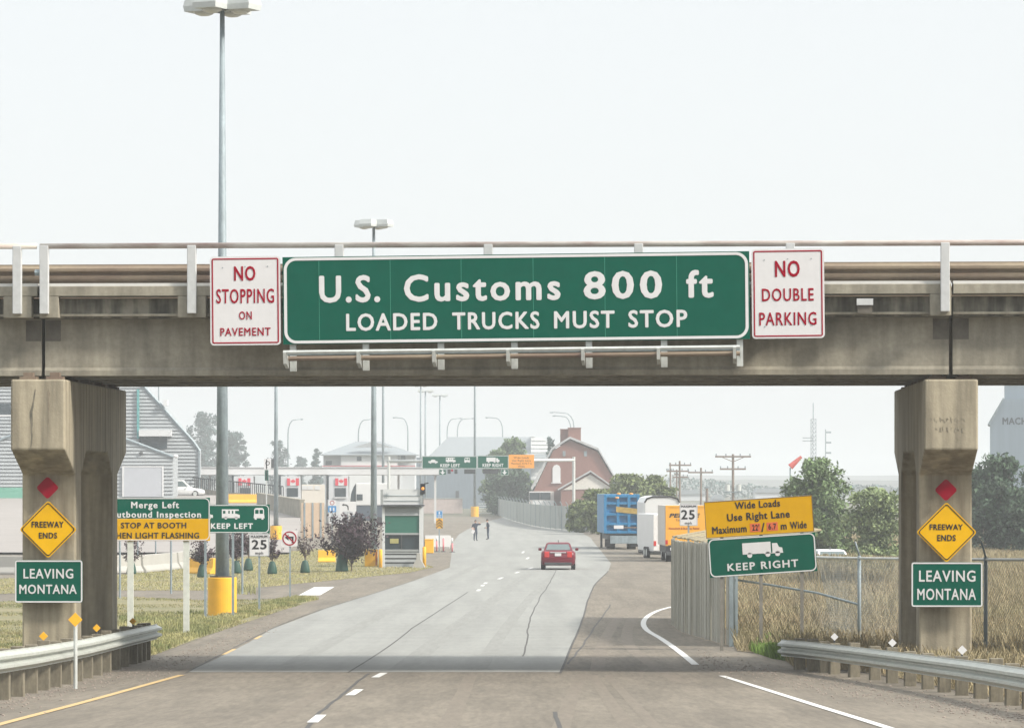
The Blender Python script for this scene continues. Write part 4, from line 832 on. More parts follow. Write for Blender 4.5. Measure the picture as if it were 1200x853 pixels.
# ---------------------------------------------------------------- vehicles
def wheel(T, x, y, r=.33, w_=.22, side=1):
    t = MB().tube([(x - w_/2, y, r), (x + w_/2, y, r)], r, 18).build('wheel', M['rubber'], T); MB().tube([(x + side*(w_/2 - .01), y, r), (x + side*(w_/2 + .008), y, r)], r * .62, 14).build('rim', M['galv'], t)
def car(name, label, loc, rz, paint, st=None, suv=False, group=None):
    T = thing(name, label, 'car', loc, rz, group); k = 1.18 if suv else 1.0; hb = 1.08 if suv else 1.0
    def sec(y, hw, zb, zt): return [(-hw*.86, y, zb), (-hw*.98, y, zb+.10), (-hw, y, (zb+zt)*.5), (-hw*.985, y, zt-.10), (-hw*.9, y, zt), (0, y, zt+.025), (hw*.9, y, zt), (hw*.985, y, zt-.10), (hw, y, (zb+zt)*.5), (hw*.98, y, zb+.10), (hw*.86, y, zb)]
    MB().loft([sec(.0, .80, .36, .62*hb), sec(.03, .84, .30, .93*hb), sec(.18, .89, .25, 1.0*hb), sec(1.0, .92, .22, 1.01*hb), sec(2.4, .93, .2, .97*hb), sec(3.5, .92, .22, .94*hb), sec(4.4, .88, .25, .84*hb), sec(4.75, .80, .32, .74*hb), sec(4.85, .7, .4, .6*hb)]).build('body', paint, T, smooth=True, bevel=0)
    zr_ = 1.92 if suv else 1.44; yb = (.12, .35) if suv else (.75, 1.35); z0 = 1.0 * hb
    cab = [[(-.80, yb[0], z0 - .06), (.80, yb[0], z0 - .06), (.80, 3.55, z0 - .08), (-.80, 3.55, z0 - .08)], [(-.62, yb[1], zr_ - .04), (.62, yb[1], zr_ - .04), (.60, 2.55, zr_ - .04), (-.60, 2.55, zr_ - .04)], [(-.5, yb[1] + .15, zr_), (.5, yb[1] + .15, zr_), (.48, 2.4, zr_), (-.48, 2.4, zr_)]]
    MB().loft(cab).build('cabin', paint, T, smooth=False, bevel=.03)
    def pane(name, q):
        c = sum((Vector(v) for v in q), Vector()) / 4; nrm = (Vector(q[1]) - Vector(q[0])).cross(Vector(q[2]) - Vector(q[1])).normalized()
        cen = Vector((0, 2.1, 1.1))
        if nrm.dot(c - cen) < 0: nrm = -nrm
        MB().add([Vector(v) + nrm * .012 for v in q] + [Vector(v) - nrm * .01 for v in q], [(0, 1, 2, 3), (7, 6, 5, 4), (0, 4, 5, 1), (1, 5, 6, 2), (2, 6, 7, 3), (3, 7, 4, 0)]).build(name, M['carglass'], T)
    L2 = lambda a, b, t: tuple(a[i] + (b[i] - a[i]) * t for i in range(3))
    A, Bq = cab[0], cab[1]
    for nm, i, j in (('rear_window', 0, 1), ('side_window', 1, 2), ('windscreen', 2, 3), ('side_window', 3, 0)):
        bl, br_, tl, tr = A[i], A[j], Bq[i], Bq[j]; lo, hi, l, r_ = .22, .88, .07, .93
        f = lambda u, v: L2(L2(bl, tl, v), L2(br_, tr, v), u)
        if nm == 'side_window':
            for u0, u1 in ((.08, .47), (.51, .9)): pane(nm, [f(u0, lo), f(u1, lo), f(u1, hi), f(u0, hi)])
        else: pane(nm, [f(l, lo), f(r_, lo), f(r_, hi), f(l, hi)])
    for sx in (-1, 1):
        for y in (.95, 3.85): wheel(T, sx * .80, y, .34 if not suv else .38, .22, sx)
        MB().box(sx*.60 - .13 if sx > 0 else -.73, sx*.60 + .13 if sx > 0 else -.47, -.015, .25, .66*hb, .97*hb).build('tail_light', mat('tail light red', (.50, .03, .03), .25, .05, 8), T, bevel=.03)
        MB().box(min(sx*.9, sx*1.08), max(sx*.9, sx*1.08), 2.9, 3.02, .98*hb, 1.12*hb).build('mirror', paint, T, bevel=.03)
    MB().box(-.17, .17, -.02, .05, .74, .89).build('number_plate', M['swhite'], T); MB().box(-.42, .42, -.012, .12, .905*hb, .945*hb).build('trim_bar', M['wpost'], T, bevel=.01)
    MB().box(-.72, .72, -.03, .1, .28, .40).build('bumper_shade', M['dark'], T, bevel=.02); MB().prism([(1.55, zr_), (1.8, zr_), (1.62, zr_ + .13)], -.02, .02, 'x').build('roof_fin', M['dark'], T)
M['carglass'] = mat('car window glass', (.10, .135, .14), .08, .1, 2, spec=.9)
car('sedan', 'dark red sedan driving away on the grey concrete road', GR(654, 209), RAD(-1), mat('dark red car paint', (.125, .002, .014), .35, .04, 1, spec=.4))
whitep = mat('white vehicle paint', (.66, .67, .675), .35, .03, 1)
car('parked_suv', 'white suv parked in front of the grey metal hall', Vector((X(189, 441), 441, yardz(441) - .2)), RAD(-90), whitep, suv=True)
car('parked_car', 'white car parked behind the dry grass, only its roof showing', GR(982, 182), RAD(8), whitep)
def box_on_wheels(T, W, H, zb, Lm, m, name='cargo_box', bevel=.03): return MB().box(-W/2, W/2, 0, Lm, zb, H).build(name, m, T, bevel=bevel)
# blue waste trailer
bl = mat('blue trailer paint', (.012, .165, .35), .45, .10, 1.5, fine=.08, fscale=6); bld = bl
d = 287; p = GR(728.5, d); T = thing('blue_trailer', 'tall blue steel trailer with ribbed tailgate parked at the right kerb', 'trailer', p, RAD(1.2))
MB().box(-1.30, 1.30, .08, 11.5, 1.15, 4.0).build('container', bl, T, bevel=.03)
tg = MB().box(-1.28, 1.28, 0, .079, 1.2, 3.98).build('tailgate', bl, T)
for z in (1.25, 1.85, 2.55, 3.35, 3.86): MB().box(-1.26, 1.26, -.22, .0, z - .09, z + .09).build('rib', bl, tg, bevel=.01)
for x in (-1.2, -.28, .52, 1.2): MB().box(x - .1, x + .1, -.24, -.002, 1.2, 3.98).build('rib', bl, tg, bevel=.01)
m_ = MB(); m_.prism([(-.42, 2.72), (1.2, 2.55), (1.2, 2.95), (-.42, 3.12)], -.28, -.245, 'y'); m_.build('warning_board', mat('yellow brown board', (.36, .25, .06), .7, .2, 6), T)
MB().box(-.58, .12, -.28, -.245, 1.50, 1.75).build('white_plate', M['swhite'], T); MB().box(.15, 1.1, -.27, -.245, 1.55, 1.63).build('brown_bar', M['rust'], T)
for x, z in ((-.2, 4.03), (.7, 4.03), (-.35, 3.75)): MB().ell((x, .1 if z > 4 else -.26, z), .16, .1, .07, 10, 6).build('amber_lamp', mat('amber lamp', (.8, .34, .06), .4), T)
MB().box(-1.05, 1.15, -.1, 10, .72, 1.14).build('chassis', M['dark'], T); MB().box(-.85, 1.15, -.28, -.12, .42, .98).build('bumper', M['galvd'], T, bevel=.02)
for x in (-.75, .75):
    for y in (.5, 1.7): wheel(T, x, y, .5, .56, 1 if x > 0 else -1)
for x in (-.95, .95): MB().box(x - .28, x + .28, -.05, -.02, .2, .75).build('mud_flap', M['black'], T)
MB().box(-1.16, -1.0, 9, 9.2, 0, 1.1).build('landing_leg', M['dark'], T)
# motorhome ahead of it, cargo trailer and rental truck
d = 262; p = GR(776, d); T = thing('motorhome', 'tall white motorhome with black roof trim parked behind the blue trailer', 'motorhome', p, RAD(1.0))
loops = [[(-1.2*k, y, .55), (-1.2*k, y, 3.45), (-1.02*k, y, 3.78), (-.6*k, y, 3.9), (.6*k, y, 3.9), (1.02*k, y, 3.78), (1.2*k, y, 3.45), (1.2*k, y, .55)] for y, k in ((0, .96), (.15, 1), (9.5, 1), (9.8, .93))]
MB().loft(loops).build('body', whitep, T, bevel=.03)
MB().tube([(-1.17, -.03, 3.45), (-1.02, -.03, 3.72), (-.6, -.03, 3.86), (.6, -.03, 3.86), (1.02, -.03, 3.72), (1.17, -.03, 3.45)], .055, 8).build('roof_trim', M['black'], T)
MB().box(-.75, .75, -.03, -.002, 2.2, 3.1).build('rear_window', M['glass'], T, bevel=.02) if 0 else None
MB().box(-1.16, 1.16, -.12, .0, .45, .8).build('bumper', M['galv'], T, bevel=.02)
for x in (-1.08, 1.08):
    for y in (1.8, 7.4): wheel(T, x, y, .45, .28, 1 if x > 0 else -1)
    MB().box(x - .07, x + .07, -.03, -.002, .95, 1.25).build('tail_light', M['sred'], T)
d = 246; p = GR(777, d); T = thing('cargo_trailer', 'low white cargo trailer between the motorhome and the yellow rental truck', 'trailer', p, RAD(7))
MB().box(-.62, .62, 0, 6.2, .45, 2.78).build('body', whitep, T, bevel=.05)
MB().box(-.60, .60, -.02, -.002, .5, 2.7).build('rear_door', mat('pale trailer door', (.66, .67, .68), .4), T); MB().box(-.02, .02, -.035, -.021, .5, 2.7).build('door_bar', M['galvd'], T)
for x in (-.52, .52): MB().box(x - .08, x + .08, -.05, -.021, .8, 1.1).build('tail_light', mat('tail light red', (.5, .03, .03)), T)
for x in (-.66, .66):
    for y in (1.9, 2.8): wheel(T, x, y, .36, .2, 1 if x > 0 else -1)
MB().box(-.6, .6, .0, 6, .34, .449).build('chassis', M['dark'], T)
d = 234; p = GR(804, d); T = thing('rental_truck', 'yellow rental box truck parked behind the small speed limit sign', 'truck', p, RAD(1.2)); s = F / d
u_ = lambda px: (px - 804) / s; v_ = lambda py: CZ + (HY - py) / s - p.z
yel = mat('rental truck yellow', (.78, .38, .03), .45, .04, 2)
MB().box(u_(779), u_(828), .03, 7.2, .95, v_(592)).build('cargo_box', mat('truck box side', (.50, .47, .43), .5, .05, 2), T, bevel=.03)
MB().box(u_(783), u_(827.5), 0, .029, 1.0, v_(592.3)).build('rear_door', yel, T)
m_ = MB(); m_.box(u_(780), u_(782.8), -.03, .05, .95, v_(592)).box(u_(827.5), u_(829), -.03, .05, .95, v_(592)).box(u_(782.8), u_(827.5), -.03, .03, v_(594.2), v_(592)); m_.build('door_frame', yel, T)
text_mesh('PENSKE', u_(784.2), u_(819), v_(606), v_(601.6), -.012, M['black'], T, .03, 1.05, .35)
text_mesh('Truck Rental', u_(792), u_(812), v_(610.3), v_(608), -.012, mat('faded maroon', (.22, .05, .03)), T, .0, 1.05)
text_mesh('Household & Business Rental', u_(784), u_(819.5), v_(620), v_(617.6), -.012, M['sred'], T, .0, 1.05)
MB().box(-1.22, 1.22, -.1, 6, .55, .94).build('chassis', M['black'], T); MB().box(-1.2, 1.2, -.28, -.02, .38, .62).build('bumper', M['dark'], T, bevel=.02)
MB().box(-.95, -.55, -.13, -.1, .68, .86).build('number_plate', M['swhite'], T)
for x in (-.85, .85): wheel(T, x, 1.5, .46, .55, 1 if x > 0 else -1); wheel(T, x * 1.1, 6.8, .44, .26, 1 if x > 0 else -1)
for x in (-1.16, 1.16): MB().box(x - .07, x + .07, -.06, -.03, 1.05, 1.3).build('tail_light', mat('tail light red', (.5, .03, .03)), T)
MB().loft([[(-1.1, 7.25, .6), (1.1, 7.25, .6), (1.1, 7.25, 2.5), (-1.1, 7.25, 2.5)], [(-1.1, 8.4, .6), (1.1, 8.4, .6), (1.0, 8.0, 2.45), (-1.0, 8.0, 2.45)], [(-1.0, 9.3, .6), (1.0, 9.3, .6), (.95, 9.2, 1.4), (-.95, 9.2, 1.4)]]).build('cab', yel, T)
# white truck at the plaza
d = 445; p = GR(432, d); s = F / d; T = thing('white_truck', 'white box truck with dark sloping windscreen waiting at the customs canopy', 'truck', p + Vector((0, 0, 0)), 0); v_ = lambda py: CZ + (HY - py) / s - p.z; u_ = lambda px: (px - 432) / s
MB().box(u_(417), u_(456), 0, 2.5, v_(592), v_(566)).build('cargo_box', whitep, T, bevel=.08)
MB().prism([(u_(410), v_(590)), (u_(416.8), v_(590)), (u_(416.8), v_(566.5)), (u_(414), v_(571)), (u_(411.5), v_(578))], .1, 2.4, 'y').build('cab', M['glass'], T, bevel=.05)
MB().box(u_(418), u_(425), -.05, -.002, v_(586), v_(579)).build('side_window', M['glass'], T)
MB().box(u_(411), u_(456), .1, 2.4, .5, v_(592.2)).build('chassis', mat('dark blue skirt', (.05, .07, .10)), T)
for px in (415, 444, 452): t = MB().tube([(u_(px), .02, .5), (u_(px), 2.48, .5)], .5, 16).build('wheel', M['rubber'], T)

# ---------------------------------------------------------------- people
def person(label, loc, rz, V, E, mats_fn, hair=True):
    names = list(V); idx = {n: i for i, n in enumerate(names)}
    me = bpy.data.meshes.new('person'); me.from_pydata([V[n][:3] for n in names], [(idx[a], idx[b]) for a, b in E], [])
    o = bpy.data.objects.new('person', me); COL.objects.link(o); sk = o.modifiers.new('skin', 'SKIN'); sk.branch_smoothing = .4; sub = o.modifiers.new('sub', 'SUBSURF'); sub.levels = 1; sub.render_levels = 1
    for i, n in enumerate(names):
        r = V[n][3]; r = r if isinstance(r, tuple) else (r, r); r = tuple(q_ * (1.2 if q_ > .03 else 1.0) for q_ in r); me.skin_vertices[0].data[i].radius = r
    me.skin_vertices[0].data[idx['pelvis']].use_root = True
    dg = bpy.context.evaluated_depsgraph_get(); m2 = bpy.data.meshes.new_from_object(o.evaluated_get(dg)); o.modifiers.clear(); o.data = m2
    m2.materials.clear(); fn = mats_fn(m2)
    m2.polygons.foreach_set('use_smooth', [True] * len(m2.polygons)); o.location = loc; o.rotation_euler = (0, 0, rz); tag(o, label, 'person', 'uniformed people standing on the road')
    h = V['head']; MB().ell((h[0], h[1] + .012, h[2] + .035), .098, .112, .10, 14, 8).build('hair', mat('dark hair', (.02, .015, .012), .8), o, smooth=True)
    for sx in (-.035, .035): MB().ell((h[0] + sx, h[1] - .098, h[2] + .0), .012, .008, .008, 8, 6).build('eye', M['black'], o)
    return o
def body(armL, armR, lean=0.0, stance=.1):
    V = dict(pelvis=(0, 0, .98, (.155, .115)), waist=(0, -.01 - lean*.2, 1.12, (.145, .105)), chest=(0, -lean*.7, 1.34, (.175, .12)), neckb=(0, -lean, 1.48, (.075, .07)), neck=(0, -lean - .01, 1.55, .055), head=(0, -lean - .03, 1.66, (.085, .105)), crown=(0, -lean - .02, 1.74, .06),
        hl=(-.10, 0, .93, .095), kl=(-stance, -.02, .52, .066), al=(-stance - .01, .02, .12, .045), tl=(-stance - .03, -.17, .04, .036), hr=(.10, 0, .93, .095), kr=(stance, -.03, .52, .066), ar=(stance + .02, .03, .12, .045), tr=(stance + .05, -.16, .04, .036),
        nose=(0, -lean - .145, 1.655, .016), earl=(-.10, -lean - .02, 1.66, .014), earr=(.10, -lean - .02, 1.66, .014))
    E = [('pelvis', 'waist'), ('waist', 'chest'), ('chest', 'neckb'), ('neckb', 'neck'), ('neck', 'head'), ('head', 'crown'), ('head', 'nose'), ('head', 'earl'), ('head', 'earr')]
    for k in 'lr': E += [('pelvis', 'h' + k), ('h' + k, 'k' + k), ('k' + k, 'a' + k), ('a' + k, 't' + k)]
    for k, arm in (('l', armL), ('r', armR)):
        for nm, q, r in (('s', arm[0], .072), ('e', arm[1], .047), ('w', arm[2], .034), ('p', arm[3], .036)): V[nm + k] = q + (r,)
        E += [('chest', 's' + k), ('s' + k, 'e' + k), ('e' + k, 'w' + k), ('w' + k, 'p' + k)]
        wv, pv = Vector(arm[2]), Vector(arm[3]); t = (pv - wv).normalized(); n = t.cross(Vector((0, 1, .2))).normalized()
        for j, (off, ln) in enumerate(((-.03, .07), (-.01, .085), (.01, .08), (.03, .06))):
            a = pv + n * off + t * .03; c = a + t * ln * .5 + Vector((0, -.01, -.005)); e = a + t * ln + Vector((0, -.03, -.02))
            V['f%s%d' % (k, j)] = tuple(a) + (.010,); V['g%s%d' % (k, j)] = tuple(c) + (.009,); V['i%s%d' % (k, j)] = tuple(e) + (.008,); E += [('p' + k, 'f%s%d' % (k, j)), ('f%s%d' % (k, j), 'g%s%d' % (k, j)), ('g%s%d' % (k, j), 'i%s%d' % (k, j))]
        a = wv.lerp(pv, .4) + n * -.045; V['thumb' + k] = tuple(a + t * .05) + (.010,); E.append(('w' + k, 'thumb' + k))
    return V, E
skin = mat('skin', (.50, .30, .22), .6, .05, 5); navy = mat('navy uniform', (.022, .032, .055), .85, .15, 8); boots = mat('black boots', (.012, .012, .013), .5); navyl = mat('dark trousers', (.03, .045, .075), .85, .15, 6)
def dresser(bare):
    def fn(m2):
        for m in (skin, navy, navyl, boots): m2.materials.append(m)
        for p in m2.polygons:
            c = p.center; far = abs(c.x) > .19
            if c.z > 1.53 and not far: k = 0
            elif c.z < .13: k = 3
            elif any((c - Vector(b)).length < r for b, r in bare): k = 0
            elif c.z < 1.0 and abs(c.x) < .2: k = 2
            else: k = 1
            p.material_index = k
    return fn
aL = ((-.20, 0, 1.42), (-.27, .02, 1.14), (-.25, -.10, .90), (-.24, -.13, .83)); aR = ((.20, 0, 1.42), (.44, -.05, 1.40), (.34, -.24, 1.52), (.27, -.27, 1.56))
V_, E_ = body(aL, aR, .02, .09)
pA = GR(557, 333); person('person in dark uniform with one elbow raised, nearer of the two on the road', pA, RAD(15), V_ and {k: (v[0], v[1], v[2], v[3]) for k, v in V_.items()}, E_, dresser([((-.26, -.06, 1.0), .17), ((-.24, -.13, .83), .17), ((.30, -.26, 1.55), .14)]))
aL2 = ((-.19, -.04, 1.42), (-.25, .08, 1.16), (-.16, -.14, 1.05), (-.12, -.21, 1.05)); aR2 = ((.19, -.04, 1.42), (.26, .06, 1.16), (.20, -.16, 1.02), (.14, -.22, 1.02))
V_, E_ = body(aL2, aR2, .06, .08)
pB = GR(572, 341); person('person in dark uniform seen side on with papers at the waist, farther on the road', pB, RAD(-80), V_, E_, dresser([((-.13, -.2, 1.05), .10), ((.15, -.2, 1.02), .10)]))
def held(name, label, base, rz, off, w_, h_, tilt, m, th=.015):
    R_ = Matrix.Rotation(rz, 3, 'Z'); o = MB().box(-w_/2, w_/2, -th/2, th/2, -h_/2, h_/2).build(name, m, None, bevel=.004); o.location = Vector(base) + R_ @ Vector(off); o.rotation_euler = (RAD(tilt), RAD(20), rz); return tag(o, label, 'papers' if 'paper' in name else 'folder')
held('paper_sheet', 'white papers held at the waist by the person seen side on', pB, RAD(-80), (-.02, -.285, 1.03), .24, .32, 25, M['swhite'])
held('folder', 'white and brown folder held low at the hip by the nearer person', pA, RAD(15), (-.25, -.20, .80), .26, .30, 10, M['swhite'])

# ---------------------------------------------------------------- buildings
def lap_wall(poly, y, band, dep):
    """horizontal lapped siding over a convex XZ polygon, facing -Y"""
    b = MB(); z0 = min(p[1] for p in poly); z1 = max(p[1] for p in poly); z = z0
    while z < z1:
        c = clipband([(p[0], p[1]) for p in poly], z, min(z + band, z1), 1)
        if len(c) >= 3:
            zz = [q[1] for q in c]; lo, hi = z, z + band
            b.add([(q[0], y - dep * (1 - (q[1] - lo) / (hi - lo)), q[1]) for q in c], [tuple(range(len(c)))])
            xs = [q[0] for q in c if abs(q[1] - lo) < 1e-4]
            if len(xs) >= 2: b.add([(min(xs), y - dep, lo), (max(xs), y - dep, lo), (max(xs), y, lo), (min(xs), y, lo)], [(0, 1, 2, 3)])
        z += band
    return b
class Bld:
    def __init__(s, name, label, cx, d, ybase=None, gz=None, cat='building'):
        s.d, s.s, s.cx = d, F / d, cx; s.g = G(d) if gz is None else gz
        s.T = thing(name, label, cat, (X(cx, d), d, s.g))
    def u(s, px): return (px - s.cx) / s.s
    def z(s, py): return CZ + (HY - py) / s.s - s.g
    def q(s, pts): return [(s.u(a), s.z(b)) for a, b in pts]
    def slab(s, name, pts, y0, y1, m, bevel=0): return MB().prism(s.q(pts), y0, y1, 'y').build(name, m, s.T, bevel=bevel)
    def box(s, name, x0, x1, yt, yb, y0, y1, m, par=None, bevel=0): return MB().box(s.u(x0), s.u(x1), y0, y1, s.z(yb), s.z(yt)).build(name, m, par or s.T, bevel=bevel)
wtrim = mat('white building trim', (.62, .63, .64), .6, .04, 2); wwall = mat('white building wall', (.54, .56, .585), .7, .04, 1)
H = Bld('metal_hall', 'large grey metal hall with steep sloping roof edge and lower garage wing at the left', 75, 432, gz=yardz(432))
big = [(-140, 583), (220.5, 583), (220.5, 527), (213, 516), (60, 345), (-140, 420)]
lap_wall(H.q(big), 16.0, .40, .17).build('wall', M['siding'], H.T); H.slab('wall_core', big, 16.02, 18, M['siding'])
MB().tube([(a, 15.9, b) for a, b in H.q([(220.5, 527), (213, 516), (60, 345)])], .22, 6).build('roof_edge', M['galvd'], H.T)
H.box('corner_trim', 219, 221, 527, 583, 15.7, 16.0, M['galvd'])
wing = [(-52, 583), (203, 583), (203, 535), (75, 487), (-52, 535)]
lap_wall(H.q(wing), 0, .40, .17).build('wing_wall', M['siding'], H.T); H.slab('wing_core', wing, .02, 6.0, M['siding'])
MB().tube([(a, -.15, b) for a, b in H.q([(203.5, 535.5), (75, 487), (-52, 535)])], .16, 6).build('wing_roof_edge', M['galvd'], H.T)
dr = H.box('garage_door', 145.5, 190, 547.5, 582, -.26, -.18, mat('garage door', (.42, .44, .48), .6, .03, 2)); H.box('door_frame', 143, 192, 546, 547.4, -.3, -.18, wtrim, dr); H.box('door_frame', 143.5, 145.4, 547.4, 582, -.3, -.18, wtrim, dr); H.box('door_frame', 190.1, 192, 547.4, 582, -.3, -.18, wtrim, dr)
H.box('awning', 147.5, 187, 501.5, 509, 15.0, 15.82, wtrim); H.box('window', 147.5, 181, 509.2, 524, 15.74, 15.82, M['glass'])
H.box('teal_strip', 144.5, 147.4, 452, 512, 15.6, 15.82, mat('teal glass', (.10, .33, .33), .3)); H.box('green_skirt', -52, 28, 571, 586, -.26, -.175, mat('green skirt', (.13, .36, .27), .6, .05, 2))
wn = H.box('window', -30, 14, 473, 486, -.25, -.175, M['glass']); H.box('sill', -30, 14, 486.2, 488, -.3, -.175, wtrim, wn)
MB().ell((H.u(165.5), -.25, H.z(531)), .2, .15, .2, 10, 6).build('wall_lamp', M['dark'], H.T); MB().ell((H.u(206), -.2, H.z(534.5)), .3, .2, .2, 10, 6).build('wall_lamp', wtrim, H.T); MB().box(H.u(177), H.u(182), 15.2, 16.4, H.z(472), H.z(465)).build('roof_unit', wtrim, H.T)
MB().box(H.u(-75), H.u(29), -7.0, -6.6, H.z(602), H.z(589)).build('yard_wall', pale, H.T)
K = Bld('kiosk', 'small tan brick kiosk with pinkish sign roof right of the grey hall', 228, 470, gz=yardz(470))
K.box('wall', 222.5, 234, 552.5, 580, 0, 3, mat('tan brick', (.50, .36, .26), .85, .08, 4)); K.box('roof', 220.5, 236, 551, 552.6, -.4, 3.4, wtrim); K.box('sign_board', 222.5, 233, 543.5, 549.5, .3, .6, mat('faded pink board', (.48, .22, .22), .6)); K.box('cap', 221.5, 234, 542.2, 543.4, .2, .7, wtrim)
K.box('sign_leg', 224, 225, 549.4, 551.2, .35, .55, M['galvd']); K.box('sign_leg', 231, 232, 549.4, 551.2, .35, .55, M['galvd'])
# customs canopy and booths
C_ = Bld('customs_canopy', 'long white flat canopy over the customs lanes below the hip roofed house', 368, 470, cat='canopy')
C_.box('roof', 231, 518, 548.3, 556.5, -4, 7, wtrim, bevel=.05); C_.box('fascia', 231, 518, 547.4, 548.2, -4.1, 7.1, wtrim)
for px in (246, 323, 383.5, 467, 510): C_.box('column', px - 1.2, px + 1.2, 556, 616, -.3, .3, wtrim)
rf = mat('flag red', (.62, .03, .06), .6, .03, 4)
leafp = [(0, 1), (.13, .72), (.30, .80), (.26, .45), (.52, .62), (.58, .46), (.88, .50), (.78, .28), (.90, .18), (.50, -.16), (.54, -.30), (.06, -.24), (.07, -.62), (-.07, -.62), (-.06, -.24), (-.54, -.30), (-.50, -.16), (-.90, .18), (-.78, .28), (-.88, .50), (-.58, .46), (-.52, .62), (-.26, .45), (-.30, .80), (-.13, .72)]
for lab, x0, fx in (('customs booth with Canadian flag behind the dark railing, leftmost of three', 275, 280.5), ('customs booth with Canadian flag beside the slim lamp mast, middle of three', 330, 337.2), ('customs booth with Canadian flag nearest the white truck', 386, 393.5)):
    Kb = Bld('customs_booth', lab, x0 + 11, 467, cat='booth'); Kb.T['group'] = 'customs booths with flags'
    Kb.box('wall', x0, x0 + 22.5, 558, 616, -1.5, 2, wwall); Kb.box('side_glass', x0 - 2.6, x0 - .2, 557, 585, -1, 1.6, M['glass']); wn = Kb.box('window', x0 + 7, x0 + 20, 571.5, 582, -1.56, -1.5, M['glass']); Kb.box('sill', x0 + 6, x0 + 21, 582.2, 583.6, -1.7, -1.5, wtrim, wn)
    fl = Kb.box('flag', fx, fx + 14, 560.3, 568.8, -1.58, -1.55, M['swhite'])
    for a in (fx, fx + 10.4): Kb.box('red_bar', a, a + 3.6, 560.3, 568.8, -1.60, -1.582, rf, fl)
    MB().prism([(Kb.u(fx + 7) + a * .34, Kb.z(564.4) + b * .34) for a, b in leafp], -1.60, -1.582, 'y').build('maple_leaf', rf, fl)
Bk = Bld('lane_board', 'cream boards stacked behind the customs lanes beside the tan screen', 366, 455, cat='board'); Bk.box('panel', 353.5, 380.5, 567.5, 592, 0, .4, mat('cream board', (.66, .62, .55), .7, .04, 2))
for a in (354, 360.5, 369): Bk.box('cap', a, a + 6, 569, 573.5, -.06, -.002, wtrim)
Bk.box('leg', 355, 356, 592, 615, 0, .3, M['galvd']); Bk.box('leg', 378, 379, 592, 615, 0, .3, M['galvd'])
# hip roofed house
Hh = Bld('hip_roof_house', 'pale two storey house with grey hip roof behind the customs canopy', 432, 700)
Hh.box('wall', 379, 486, 533, 620, 0, 10, wwall); Hh.box('front_wing', 400, 466, 532.5, 620, -1.5, -.01, mat('white front wing', (.66, .67, .68), .7, .03, 1))
zA, zB = Hh.z(533.2), Hh.z(517); x0, x1, xa, xb = Hh.u(374.5), Hh.u(491), Hh.u(416), Hh.u(446)
MB().add([(x0, -2.2, zA), (x1, -2.2, zA), (x1, 11, zA), (x0, 11, zA), (xa, 4.4, zB), (xb, 4.4, zB)], [(0, 1, 5, 4), (1, 2, 5), (2, 3, 4, 5), (3, 0, 4), (3, 2, 1, 0)]).build('roof', mat('grey shingles', (.24, .27, .29), .85, .08, 2), Hh.T)
MB().prism(Hh.q([(414, 524.5), (437, 517.3), (462, 524.5)]), -2.26, -1.2, 'y').build('dormer_gable', mat('grey shingles light', (.36, .38, .40), .8), Hh.T)
for a, b, c, e, y in ((418.5, 424, 535, 540, -1.56), (470, 475, 534, 539.5, -.06), (381.5, 389, 540, 544.5, -.06)): Hh.box('window', a, b, c, e, y, y + .05, M['glass'])
Hh.box('red_line', 378, 487, 545.6, 546.6, -1.7, -1.55, mat('thin red line', (.45, .1, .12)))
# big grey barn
Bn = Bld('grey_barn', 'big grey barn with pale sloping roof behind the gantry signs', 565, 720)
br = mat('barn wall blue grey', (.16, .20, .24), .8, .08, 1, (3, 1, .3)); roofm = mat('barn roof metal', (.22, .245, .26), .55, .05, .6, (3, 1, .4))
Bn.box('wall', 488, 622, 536, 606, 0, 24, br); x0, x1 = Bn.u(500), Bn.u(648); zl, zh = Bn.z(537), Bn.z(511)
MB().add([(x0, -.8, zl), (x1, -.8, zl), (Bn.u(626), 12, zh), (Bn.u(524), 12, zh), (x0, 25, zl), (x1, 25, zl)], [(0, 1, 2, 3), (3, 2, 5, 4), (1, 5, 2), (0, 3, 4), (0, 4, 5, 1)]).build('roof', roofm, Bn.T)
lap_wall(Bn.q([(622.2, 606), (650, 606), (650, 524), (636, 513), (622.2, 511)]), 2, .7, .14).build('side_wing', mat('white lap siding', (.64, .66, .67), .7), Bn.T); Bn.slab('wing_core', [(622.2, 606), (650, 606), (650, 524), (636, 513), (622.2, 511)], 2.03, 20, wwall)
Bn.box('door', 534, 538, 575, 584, -.06, -.002, M['dark'])
Cw = Bld('pinkish_wall', 'low pinkish concrete wall along the foot of the grey barn', 518, 600, cat='wall'); Cw.box('wall_body', 496, 542, 584.5, 601.5, 0, .5, mat('pinkish aggregate wall', (.45, .38, .36), .9, .1, 2), bevel=.03); Cw.box('coping', 495.5, 542.5, 583.6, 584.4, -.06, .56, pale)
Gt = Bld('field_gate', 'grey steel gate beside the mast base at the end of the fence', 570, 585, cat='gate')
for k in range(5): Gt.box('bar', 561, 578, 589.5 + k * 2.7, 590.6 + k * 2.7, 0, .1, M['galv'])
for a in (560, 578): Gt.box('post', a, a + 1, 588, 604, -.05, .15, M['galvd'])
